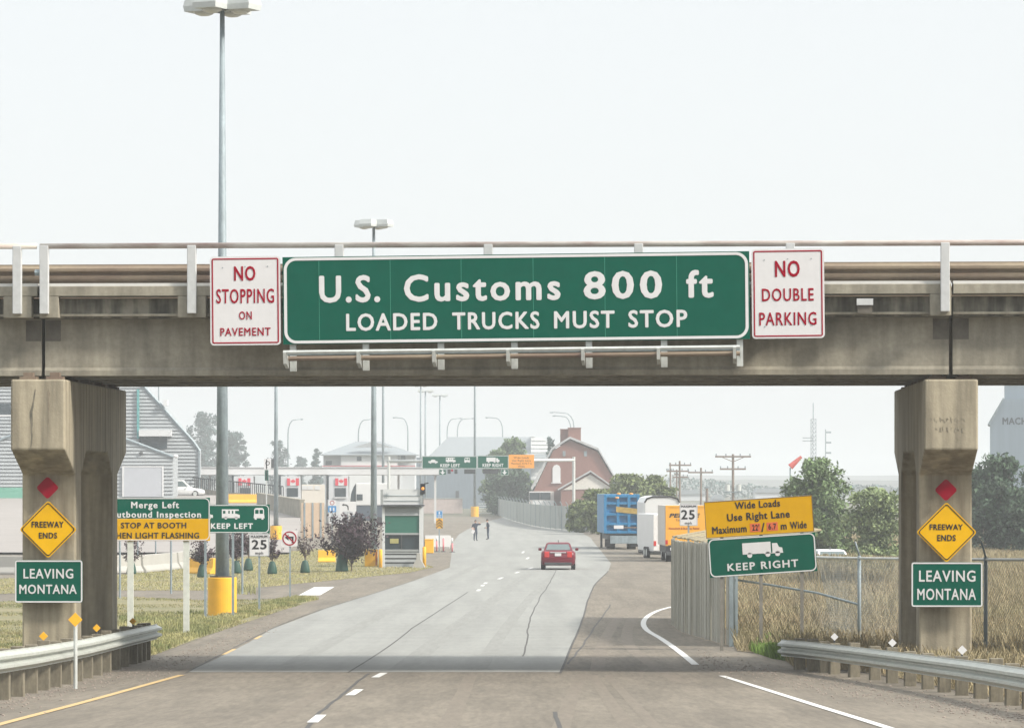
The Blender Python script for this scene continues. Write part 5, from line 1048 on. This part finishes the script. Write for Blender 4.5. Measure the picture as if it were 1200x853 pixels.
# brick gambrel building
Br = Bld('brick_building', 'red brick gambrel roofed building with chimneys behind the slatted fence', 672, 560); roofg = mat('weathered grey roof', (.40, .41, .42), .75, .12, 1.5)
gam = [(624, 574), (647, 527), (668, 514), (701, 527.5), (719, 558)]
Br.slab('brick_gable', [(627, 612)] + [(626, 574), (648.5, 527.5), (668, 516), (700, 529), (717.5, 559)] + [(717.5, 612)], 0, 16, M['brick'])
g = Br.q(gam); m_ = MB()
for (a, b) in zip(g[:-1], g[1:]): m_.loft([[(a[0], -.5, a[1]), (b[0], -.5, b[1]), (b[0], -.5, b[1] + .32), (a[0] - (.25 if a is g[0] else 0), -.5, a[1] + .32)], [(a[0], 16.5, a[1]), (b[0], 16.5, b[1]), (b[0], 16.5, b[1] + .32), (a[0], 16.5, a[1] + .32)]])
m_.build('roof', roofg, Br.T)
MB().loft([[(Br.u(p[0]) - w0, y, Br.z(p[1])) for p, w0 in (((628, 574), 1.6), ((649, 526), 1.1))] + [(Br.u(647), y, Br.z(524)), (Br.u(624), y, Br.z(574))] for y in (-2.2, -.52)]).build('side_roof', roofg, Br.T) if 0 else None
for a, b, t in ((657, 669, 503), (666, 681, 501.5)):
    ch = Br.box('chimney', a, b, t, 522, 3.2 if a < 660 else 1.8, 5.5 if a < 660 else 4, M['brick']); Br.box('cap', a - .4, b + .4, t - .8, t, (3.2 if a < 660 else 1.8) - .1, (5.5 if a < 660 else 4) + .1, M['brick'], ch)
aw = Br.slab('arched_window', [(647.5, 565), (656.8, 565), (656.8, 548.5), (655, 545.3), (652.2, 544.2), (649.4, 545.3), (647.5, 548.5)], -.12, .02, wtrim); Br.box('sill', 646, 658, 565.1, 566.2, -.25, 0, wtrim, aw)
for a in (659.5, 684.5): Br.box('window', a, a + 3.2, 528.5, 534.5, -.08, .02, M['galvd'])
an = Br.slab('annex', [(657, 612), (717, 612), (717, 571), (692, 554.5), (657, 573)], -4, -.02, M['brick'])
Br.slab('annex_gable', [(659, 574), (716, 572), (691, 556)], -4.12, -4.01, mat('pale gable cladding', (.60, .58, .54), .8)); m_ = MB(); q = Br.q([(653.5, 574.5), (691.5, 553), (720, 573)])
for a, b in zip(q[:-1], q[1:]): m_.loft([[(a[0], -4.5, a[1]), (b[0], -4.5, b[1]), (b[0], -4.5, b[1] + .22), (a[0], -4.5, a[1] + .22)], [(a[0], -.03, a[1]), (b[0], -.03, b[1]), (b[0], -.03, b[1] + .22), (a[0], -.03, a[1] + .22)]])
m_.build('annex_roof', roofg, Br.T)
for a in (620.5, 633): wn = Br.box('blue_window', a, a + 12, 577, 585.5, -1.05, -1.0, M['glass']); Br.box('frame', a - .5, a + 12.5, 576, 577, -1.1, -1.0, wtrim, wn)
Br.box('porch', 620, 649, 575.5, 612, -.99, -.02, mat('porch wall', (.50, .47, .45), .8)); Br.box('white_panel', 624, 649, 586, 594, -1.05, -.995, wtrim)
# slatted fence along the far curve
pts = [GR(579, 600), GR(592, 530), GR(606, 480), GR(622, 440), GR(645, 412), GR(672, 396), GR(704, 380)]
T = thing('slatted_fence', 'long grey slatted chain link fence curving along the far right roadside', 'fence', pts[0]); fm = mat('grey green slats', (.30, .33, .32), .8, .15, .5, (4, 4, .2))
for i in range(len(pts) - 1):
    b = ribbed([pts[i], pts[i+1]], .1, 2.45, .32, .02, i); dlt = pts[i] - pts[0]; b.v = [tuple(Vector(v) + dlt) for v in b.v]; b.build('slat_panel', fm, T)
    a, c = pts[i] - pts[0], pts[i+1] - pts[0]
    for k in range(4):
        q_ = a.lerp(c, k / 4); zz = G(q_.y + pts[0].y) - pts[0].z; MB().tube([(q_.x, q_.y - .1, zz - .2), (q_.x, q_.y - .1, zz + 2.62), (q_.x - .2, q_.y - .2, zz + 2.9)], .05, 6).build('post', M['galvd'], T)
# grain elevator
El = Bld('grain_elevator', 'tall pale blue grain elevator rising behind the trees at the right edge', 1216, 430); El.T.rotation_euler = (0, 0, RAD(-7)); em = mat('elevator cladding', (.21, .26, .31), .65, .07, .8, (2, 2, .15))
El.slab('lower_body', [(1160.5, 625), (1271, 625), (1271, 494), (1254.5, 467), (1177, 467), (1160.5, 494)], 0, 12, em); El.box('cupola', 1177.5, 1254, 385, 467, .8, 11, em)
MB().loft([[(El.u(a), y, El.z(b)) for a, b in ((1157.8, 497), (1176, 465.5), (1176.8, 467.6), (1160.3, 497.8))] for y in (-.5, 12.5)]).build('shoulder_roof', M['galvd'], El.T); MB().loft([[(El.u(a), y, El.z(b)) for a, b in ((1273.8, 497), (1255.6, 465.5), (1254.8, 467.6), (1271.3, 497.8))] for y in (-.5, 12.5)]).build('shoulder_roof', M['galvd'], El.T)
MB().prism(El.q([(1174, 386), (1216, 372), (1258, 386)]), .4, 11.4, 'y').build('roof', M['galvd'], El.T)
text_mesh('MACH ELEVATOR', El.u(1175), El.u(1257), El.z(497), El.z(489.5), -.01, mat('faded black letters', (.06, .07, .08)), El.T, .03, 1.1)

# ---------------------------------------------------------------- utility poles, tower, windsock
pw = mat('utility pole timber', (.20, .16, .13), .9, .2, 4)
def upole(label, px, d, top, arms, r=.16, extra=False):
    s = F / d; H_ = CZ + (HY - top) / s - G(d); T = thing('utility_pole', label, 'utility pole', GR(px, d), 0, 'wooden utility poles'); MB().tube([(0, 0, -.3), (0, 0, H_)], [r, r * .75], 8).build('pole', pw, T)
    for (a0, a1, yy) in arms:
        z = CZ + (HY - yy) / s - G(d); x0, x1 = (a0 - px) / s, (a1 - px) / s; am = MB().box(x0, x1, -.2, -.08, z - .09, z + .09).build('cross_arm', pw, T)
        for f in (.03, .3, .7, .97): MB().tube([(x0 + (x1 - x0) * f, -.14, z + .09), (x0 + (x1 - x0) * f, -.14, z + .32)], .06, 6).build('insulator', M['galvd'], am)
    if extra:
        for sx in (-1, 1): MB().tube([(sx * 1.3, -.14, CZ + (HY - 535.2) / s - G(d)), (0, -.14, CZ + (HY - 541) / s - G(d))], .05, 4).build('brace', pw, T)
        for sx in (-1, 1): MB().tube([(sx * .62, -.2, CZ + (HY - 575) / s - G(d)), (sx * .62, -.2, CZ + (HY - 567.5) / s - G(d))], .28, 10).build('transformer', M['galv'], T)
        MB().box(-1.0, 1.0, -.2, -.1, CZ + (HY - 577) / s - G(d), CZ + (HY - 576) / s - G(d)).build('platform', M['galvd'], T)
upole('wooden utility pole with two crossarms and transformers behind the wide loads sign', 859, 430, 532, [(838, 880, 535), (843.5, 874, 549.5)], .17, True)
upole('wooden utility pole, leftmost of the row above the white motorhome', 785.5, 500, 542, [(781, 789, 552)], .13)
upole('wooden utility pole with three crossarms above the small speed sign', 796.5, 470, 540, [(784, 810, 545), (781, 807, 552), (788, 806, 559)], .15)
upole('thin wooden utility pole close beside the three armed one', 793, 520, 550, [(790, 796, 556)], .13)
upole('wooden utility pole with single crossarm left of the wide loads sign', 821.5, 455, 548, [(806, 835.5, 553.5)], .15)
upole('short thick wooden stub pole just left of the wide loads sign', 828.5, 430, 571, [(827, 830, 573)], .2)
d = 640; s = F / d; T = thing('radio_tower', 'hazy lattice radio tower with side arm above the right hand tree', 'tower', GR(953, d)); H_ = CZ + (HY - 491) / s - G(d); b = MB(); w_ = .42
for a, c in ((-w_, -w_), (w_, -w_), (0, w_)): b.tube([(a, c, 0), (a, c, H_)], .05, 4)
n = 22; cs = [(-w_, -w_), (w_, -w_), (0, w_)]
for k in range(n):
    z0, z1 = H_ * k / n, H_ * (k + 1) / n
    for i in range(3): p, q = cs[i], cs[(i + 1) % 3]; b.tube([(p[0], p[1], z0), (q[0], q[1], z1)], .03, 3); b.tube([(p[0], p[1], z1), (q[0], q[1], z1)], .03, 3)
b.build('lattice', M['galvd'], T); MB().tube([(0, 0, H_), (0, 0, CZ + (HY - 472) / s - G(d))], .07, 6).build('antenna', M['galvd'], T)
MB().tube([((940.5 - 953) / s, 0, CZ + (HY - 513) / s - G(d)), (0, 0, CZ + (HY - 513) / s - G(d))], .06, 5).tube([((940.5 - 953) / s, 0, CZ + (HY - 516.5) / s - G(d)), (0, 0, CZ + (HY - 516.5) / s - G(d))], .06, 5).build('side_arm', M['galvd'], T)
T = thing('radio_mast', 'fainter thin mast right of the lattice tower', 'tower', GR(967.5, 900)); s = F / 900; H_ = CZ + (HY - 503) / s - G(900); MB().tube([(0, 0, 0), (0, 0, H_)], .12, 5).build('mast', M['galvd'], T)
for yy in (506, 518, 530): MB().box(0, 6.5 / s, -.1, .1, H_ - (yy - 503) / s - .3, H_ - (yy - 503) / s + .1).build('antenna', M['galvd'], T)
d = 300; s = F / d; T = thing('windsock', 'red windsock above the right hand tree top', 'windsock', GR(926, d)); z = lambda py: CZ + (HY - py) / s - G(d)
MB().tube([(0, 0, 0), (0, 0, z(548))], .05, 6).build('pole', M['galvd'], T); MB().tube([(0, -.1, z(547)), ((939 - 926) / s, -.1, z(535))], [.24, .11], 12, cap=False).build('sock', mat('faded red fabric', (.50, .12, .11), .8), T)

# ---------------------------------------------------------------- trees
def leaf_mesh(name, C, size, seed, m, parent, flat=0.0, name_kind=None):
    g = np.random.default_rng(seed); n = len(C); a = g.normal(size=(n, 3)); a /= np.linalg.norm(a, axis=1)[:, None]; b = g.normal(size=(n, 3)); b -= a * (a * b).sum(1)[:, None]; b /= np.linalg.norm(b, axis=1)[:, None]
    sz = size * g.uniform(.55, 1.35, size=(n, 1)); v = np.stack([C - a * sz, C + b * sz * .45, C + a * sz, C - b * sz * .45], 1).reshape(-1, 3)
    me = bpy.data.meshes.new(name); me.vertices.add(4 * n); me.vertices.foreach_set('co', v.ravel()); me.loops.add(4 * n); me.loops.foreach_set('vertex_index', np.arange(4 * n)); me.polygons.add(n); me.polygons.foreach_set('loop_start', np.arange(0, 4 * n, 4)); me.polygons.foreach_set('loop_total', np.full(n, 4)); me.update(calc_edges=True)
    me.materials.append(m); o = bpy.data.objects.new(name, me); COL.objects.link(o); o.parent = parent; return o
def tree(name, label, px, d, top, wpx, m, seed, n=2600, leaf=.30, shape='round', ybase=None, gz=None, group=None, low=.12):
    s = F / d; g = G(d) if gz is None else gz; H_ = CZ + (HY - top) / s - g; W = wpx / s; T = thing(name, label, 'tree', (X(px, d), d, g), 0, group); rng = np.random.default_rng(seed); P = []
    lobes = []; nl = 60
    for k in range(nl):
        t = low + (.95 - low) * rng.uniform(0, 1) ** .9
        env = {'round': max(.25, math.sin(math.pi * min(1, (t * .72 + .22)))) ** .6, 'cone': max(.1, 1.04 - t) ** .8, 'tall': max(.18, math.sin(math.pi * (t * .66 + .27))) ** .6}[shape]
        a = rng.uniform(0, 2 * math.pi); r = W * .5 * env * math.sqrt(rng.uniform(.05, .85)); lobes.append((r * math.cos(a), r * math.sin(a), H_ * t, W * rng.uniform(.08, .16) * (.5 + .5 * env)))
    for k in range(9): t = low + (.88 - low) * k / 8; lobes.append((0, 0, H_ * t, W * .20 * ({'cone': max(.15, 1.02 - t)}.get(shape, 1))))
    for k in range(5): lobes.append((rng.normal() * W * .08, rng.normal() * W * .08, H_ * rng.uniform(.86, .97), W * rng.uniform(.04, .08)))
    wt = np.array([l[3] ** 2 for l in lobes]); wt /= wt.sum()
    ix = rng.choice(len(lobes), size=n, p=wt); L = np.array(lobes)[ix]; dr = rng.normal(size=(n, 3)); dr /= np.linalg.norm(dr, axis=1)[:, None]; rad = L[:, 3] * (rng.uniform(.3, 1.0, n) + rng.exponential(.16, n)); P = L[:, :3] + dr * rad[:, None] * np.array([1, 1, .8]); P[:, 2] = np.maximum(P[:, 2], .15)
    P[:, 2] = np.minimum(P[:, 2], H_)
    leaf_mesh('crown', P, leaf, seed + 1, m, T)
    b = MB(); b.tube([(0, 0, -.2), (.05, 0, H_ * .35), (0, .05, H_ * .8)], [max(.07, H_ * .022), H_ * .014, H_ * .004], 7)
    for l in lobes[:9]: b.tube([(0, 0, l[2] * .45), (l[0] * .5, l[1] * .5, l[2] * .8), (l[0], l[1], l[2])], [H_ * .009, H_ * .006, H_ * .003], 5)
    b.build('trunk', M['bark'], T); return T
tree('broadleaf_tree', 'green leafy tree behind the wide loads sign under the windsock', 958, 244, 537, 92, M['leaf'], 11, 13000, .15, 'round', low=.05)
tree('broadleaf_tree', 'lower paler green tree between the wide loads sign and the right pier', 1024, 236, 572, 84, mat('olive foliage', (0.1800, 0.2340, 0.1020), .75, .25, .8, island=.45), 12, 9500, .14, 'round', low=.04)
tree('broadleaf_tree', 'dark green tree directly right of the right pier', 1168, 262, 531, 88, M['leafd'], 13, 13000, .17, 'tall', low=.03)
tree('broadleaf_tree', 'dark green tree at the right edge before the grain elevator', 1222, 258, 538, 84, M['leafd'], 14, 12000, .17, 'tall', low=.03)
tree('broadleaf_tree', 'dark green tree mostly hidden behind the right pier', 1112, 268, 545, 70, M['leafd'], 15, 7000, .18, 'tall', low=.03)
for i, (lab, px, d, top, w_) in enumerate((('bushy yellow green tree before the brick annex', 700, 372, 574, 56), ('bushy yellow green tree above the blue trailer', 735, 395, 556, 66), ('bushy yellow green tree left of the utility poles', 770, 400, 557, 50), ('low yellow green tree beside the gantry post', 680, 384, 586, 34))):
    tree('bushy_tree', lab, px, d, top, w_, M['leafy'], 30 + i, 5000, .22, 'round', group='yellow green trees beside the trucks', low=.15)
for i, (lab, px, d, top, w_, m) in enumerate((('hazy green tree left of the orange gantry panel', 583, 600, 524, 42, 'leaf'), ('tallest hazy green tree behind the orange gantry panel', 603, 615, 511, 46, 'leaf'), ('hazy dark tree below the gantry beside the brick building', 600, 575, 548, 66, 'leafd'))):
    tree('broadleaf_tree', lab, px, d, top, w_, M[m], 40 + i, 6500, .30, 'tall', group='trees behind the gantry', low=.03)
tree('spruce_tree', 'small dark tree top above the brick building roof', 645.5, 640, 509, 16, M['leafc'], 44, 1200, .3, 'tall', low=.3)
for i, (lab, px, d, top, w_, sh) in enumerate((('largest hazy spruce left of the tallest lamp mast', 238, 1000, 481, 52, 'tall'), ('hazy spruce just right of the tallest lamp mast', 273, 980, 503, 38, 'tall'), ('hazy tree behind the slim mast with the round symbol board', 327, 980, 513, 32, 'tall'), ('small hazy tree before the left wall of the hip roofed house', 371, 900, 524, 24, 'cone'), ('faint low hazy tree between the masts', 352, 1100, 534, 22, 'tall'), ('hazy spruce right behind the grey metal hall edge', 222, 1000, 512, 24, 'cone'))):
    tree('spruce_tree', lab, px, d, top, w_, M['leafc'], 50 + i, 6500 if i < 2 else 2600, .42, sh, gz=2.0 if i in (0, 1, 5) else None, group='hazy trees on the left horizon', low=.02)
rg = np.random.default_rng(77); xs = rg.uniform(-60, 330, 16000); base = 1150 + rg.normal(size=16000) * 25; hh_ = 4.2 + 1.2 * np.sin(xs * .045) + .8 * np.sin(xs * .13 + 1); P_ = np.stack([xs, base, G(1150) + np.abs(rg.uniform(0, 1, 16000)) ** .8 * np.maximum(hh_, 2.5)], 1)
wd = leaf_mesh('woods', P_, .6, 78, M['leafc'], None); wd['kind'] = 'stuff'
for i_, (px_, d_, w2, top_) in enumerate(((770, 980, 26, 578), (812, 1010, 30, 574), (842, 960, 14, 580), (900, 1000, 30, 572), (1010, 940, 40, 573), (1038, 980, 22, 570))):
    lab_ = ['faint pale shed far off above the white motorhome', 'faint long pale shed far off between the utility poles', 'faint small far house left of the transformer pole', 'faint far shed with grey roof just left of the windsock tree', 'faint far pale house behind the lower paler tree', 'faint far pale house close beside the right pier'][i_]
    q_ = Bld('far_house', lab_, px_, d_); q_.box('wall', px_ - w2 / 2, px_ + w2 / 2, top_ + 5, 592, 0, 8, wwall); q_.slab('roof', [(px_ - w2 / 2 - 1, top_ + 5), (px_ + w2 / 2 + 1, top_ + 5), (px_ + w2 / 2 - 3, top_), (px_ - w2 / 2 + 3, top_)], -.4, 8.4, mat('grey shingles', (.24, .27, .29)))
# plum saplings with watering bags
def sapling(label, px, d, top, wpx, seed, dens, bag=True):
    s = F / d; p = GR(px, d); p.z += .05; H_ = CZ + (HY - top) / s - p.z; W = wpx / s; T = thing('plum_sapling', label, 'sapling', p, 0, 'young purple plum trees on the lawn'); r = random.Random(seed); g = np.random.default_rng(seed); b = MB(); pts = []
    b.tube([(0, 0, 0), (.02, 0, H_ * .4)], [.035, .028], 6)
    for k in range(int(15 + dens * 16)):
        a = r.uniform(0, 6.28); t = r.uniform(.28, .5) if bag else r.uniform(.08, .3); e = r.uniform(.45, 1.0); rr = W * .5 * r.uniform(.3, 1.12) * (.55 + .45 * math.sin(math.pi * min(.9, e * .7)))
        tip = Vector((rr * math.cos(a), rr * math.sin(a), H_ * e)); st = Vector((.01, 0, H_ * t * .9)); mid = st.lerp(tip, .55) + Vector((0, 0, H_ * -.02)); b.tube([st, mid, tip], [.018, .012, .006], 4)
        for _ in range(int(14 + dens * 38)):
            f = r.uniform(.25, 1.03); q = st.lerp(mid, f * 2) if f < .5 else mid.lerp(tip, f * 2 - 1); pts.append(q + Vector((r.gauss(0, 1), r.gauss(0, 1), r.gauss(0, 1))) * (.05 + .035 * dens))
    b.build('trunk', M['bark'], T); leaf_mesh('crown', np.array([tuple(q) for q in pts]), .055 + .02 * dens, seed, M['plum'], T)
    if bag: MB().loft([[(k * x, k * y * .8, z) for x, y in [(math.cos(t * math.pi / 6), math.sin(t * math.pi / 6)) for t in range(12)]] for k, z in ((.24, 0), (.25, .1), (.21, .35), (.14, .58), (.06, .64))]).build('watering_bag', M['bagm'], T, smooth=True)
    return T
sapling('sparse purple sapling behind the left leg of the Merge Left sign', 154, 196, 628, 30, 1, .45)
sapling('purple sapling before the yellow barrier block left of the lamp mast', 237, 188, 628, 34, 2, .8)
sapling('dense purple sapling half hidden behind the speed sign', 277, 198, 615, 30, 3, 1.0)
sapling('slim purple sapling between the lamp mast and the speed sign', 291, 205, 612, 20, 4, .6)
sapling('purple sapling with green bag left of the no left turn sign', 319, 196, 618, 24, 5, .5)
sapling('bare looking purple sapling right of the no left turn sign', 357.5, 199, 612, 40, 6, .25)
T = sapling('big spreading purple plum bush beside the grey booth', 412, 203, 602, 78, 7, 2.3, False)
s = F / 203; MB().loft([[(-.5 + k * x * 1.0, k * y * .8, z) for x, y in [(math.cos(t * math.pi / 6), math.sin(t * math.pi / 6)) for t in range(12)]] for k, z in ((.34, 0), (.33, .1), (.27, .5), (.22, .8), (.1, .95))]).build('watering_bag', M['bagm'], T, smooth=True)

# ---------------------------------------------------------------- grasses (uncountable)
def in_poly(x, y, P):
    r = np.zeros(len(x), bool); n = len(P)
    for i in range(n):
        x0, y0 = P[i]; x1, y1 = P[(i + 1) % n]; c = ((y0 > y) != (y1 > y)) & (x < (x1 - x0) * (y - y0) / ((y1 - y0) if y1 != y0 else 1e-9) + x0); r ^= c
    return r
def blades(name, label, poly_px, n, hmin, hmax, wid, m, seed, dz=.03, lean=.35, yfun=None, clump=0.0, keep=None):
    g = np.random.default_rng(seed); W = np.array([tuple(gp(*p)[:2]) for p in poly_px]); lo, hi = W.min(0), W.max(0); xs, ys = [], []; got = 0
    while got < n:
        # more blades near the camera: sample distance with density ~ 1/d
        d = np.exp(g.uniform(np.log(lo[1]), np.log(hi[1]), n)); x = g.uniform(lo[0], hi[0], n); k = in_poly(x, d, [tuple(q) for q in W])
        if keep is not None: k &= keep(x, d, g)
        xs.append(x[k]); ys.append(d[k]); got += k.sum()
    x = np.concatenate(xs)[:n]; y = np.concatenate(ys)[:n]; n = len(x); z = np.interp(y, YB, GV) + dz - .02
    nz = np.sin(x * .55 + np.cos(y * .23) * 2) * np.cos(y * .17 + x * .2); h = g.uniform(hmin, hmax, n) * (1 + .3 * nz); a = g.uniform(0, 2 * math.pi, n); w_ = wid * g.uniform(.6, 1.4, n) * (1 + y / 160.0); dx, dy = np.cos(a), np.sin(a); l = lean * h * g.uniform(-1, 1, n); l2 = lean * h * g.uniform(-1, 1, n)
    v = np.stack([np.stack([x - dx * w_, y - dy * w_, z], 1), np.stack([x + dx * w_, y + dy * w_, z], 1), np.stack([x + l + dx * w_ * .4, y + l2 + dy * w_ * .4, z + h], 1), np.stack([x + l - dx * w_ * .5, y + l2 - dy * w_ * .5, z + h * .97], 1)], 1).reshape(-1, 3)
    me = bpy.data.meshes.new(name); me.vertices.add(4 * n); me.vertices.foreach_set('co', v.ravel()); me.loops.add(4 * n); me.loops.foreach_set('vertex_index', np.arange(4 * n)); me.polygons.add(n); me.polygons.foreach_set('loop_start', np.arange(0, 4 * n, 4)); me.polygons.foreach_set('loop_total', np.full(n, 4)); me.update(calc_edges=True); me.materials.append(m)
    o = bpy.data.objects.new(name, me); COL.objects.link(o); o['kind'] = 'stuff'; return o
blades('tall_grass', '', FIELD, 200000, .22, .55, .0065, M['straw'], 3, lean=.6)
blades('tall_grass', '', [(940, 692), (1040, 692), (1040, 686), (940, 686)], 9000, .85, 1.15, .010, M['straw'], 13)
blades('short_grass', '', LAWN_NEAR, 60000, .015, .06, .007, M['vgreen'], 4, keep=lambda x, y, g: (np.sin(x * .9 + y * .25) + np.sin(y * .6) + g.uniform(-1.2, 1.2, len(x))) > 0.15)
EDGE = [(200, 757), (245, 740), (290, 724), (330, 711), (374, 702), (345, 700.6), (300, 709), (240, 728), (190, 752)]
blades('verge_grass', '', EDGE, 20000, .03, .15, .007, mat('green verge grass', (.16, .20, .07), .9, .2, .3, col2=(.36, .33, .16), island=.3), 5)
blades('verge_grass', '', [(140, 768), (182, 767), (215, 754), (245, 742), (240, 718), (140, 722)], 12000, .03, .16, .007, mat('green verge grass', (.16, .20, .07)), 6)
blades('short_grass', '', LAWN_FAR, 45000, .02, .07, .009, mat('pale lawn blades', (.42, .36, .19), .9, .15, .25, col2=(.30, .30, .13), island=.25), 7)
blades('green_grass', '', [(878, 763), (905, 772), (930, 776), (930, 757), (900, 755)], 6000, .10, .30, .008, mat('fresh grass', (.15, .24, .05), .9, .2, .8, island=.3), 8)
blades('weeds', '', [(272, 690), (300, 691), (300, 697), (272, 697)], 200, .08, .25, .008, mat('green verge grass', (.16, .2, .07)), 9)
r = np.random.default_rng(3)
b = MB()
for k in range(900):                                            # loose gravel along the shoulders
    px, py = r.uniform(0, 330), 0
    q = [(0, 826), (100, 800), (180, 785), (240, 762), (330, 727)]; py = float(np.interp(px, [a for a, _ in q], [c for _, c in q])) + r.normal() * 6
    p = gp(px, py); s_ = r.uniform(.008, .028); b.ell((p.x, p.y, p.z + .006), s_, s_, s_ * .7, 5, 3)
for k in range(900):
    px = r.uniform(815, 1200); q = [(815, 772), (930, 797), (1050, 815), (1200, 842)]; py = float(np.interp(px, [a for a, _ in q], [c for _, c in q])) + r.normal() * 6
    p = gp(px, py); s_ = r.uniform(.008, .028); b.ell((p.x, p.y, p.z + .006), s_, s_, s_ * .7, 5, 3)
struct(b.build('gravel', mat('gravel stones', (0.2380, 0.2030, 0.1750), .9, .3, 3)), 'stuff')

# ---------------------------------------------------------------- smoke haze
hb = MB().box(-2600, 2600, -70, 4300, -30, 34).build('haze', M['dark']); hb.data.materials.clear()
hm = bpy.data.materials.new('haze'); hm.use_nodes = True; t = hm.node_tree; t.nodes.clear(); pv = t.nodes.new('ShaderNodeVolumePrincipled'); pv.inputs['Color'].default_value = (.93, .975, 1.0, 1); pv.inputs['Density'].default_value = HAZE; pv.inputs['Anisotropy'].default_value = 0.0
ou = t.nodes.new('ShaderNodeOutputMaterial'); t.links.new(pv.outputs[0], ou.inputs['Volume']); hb.data.materials.append(hm); struct(hb, 'stuff')
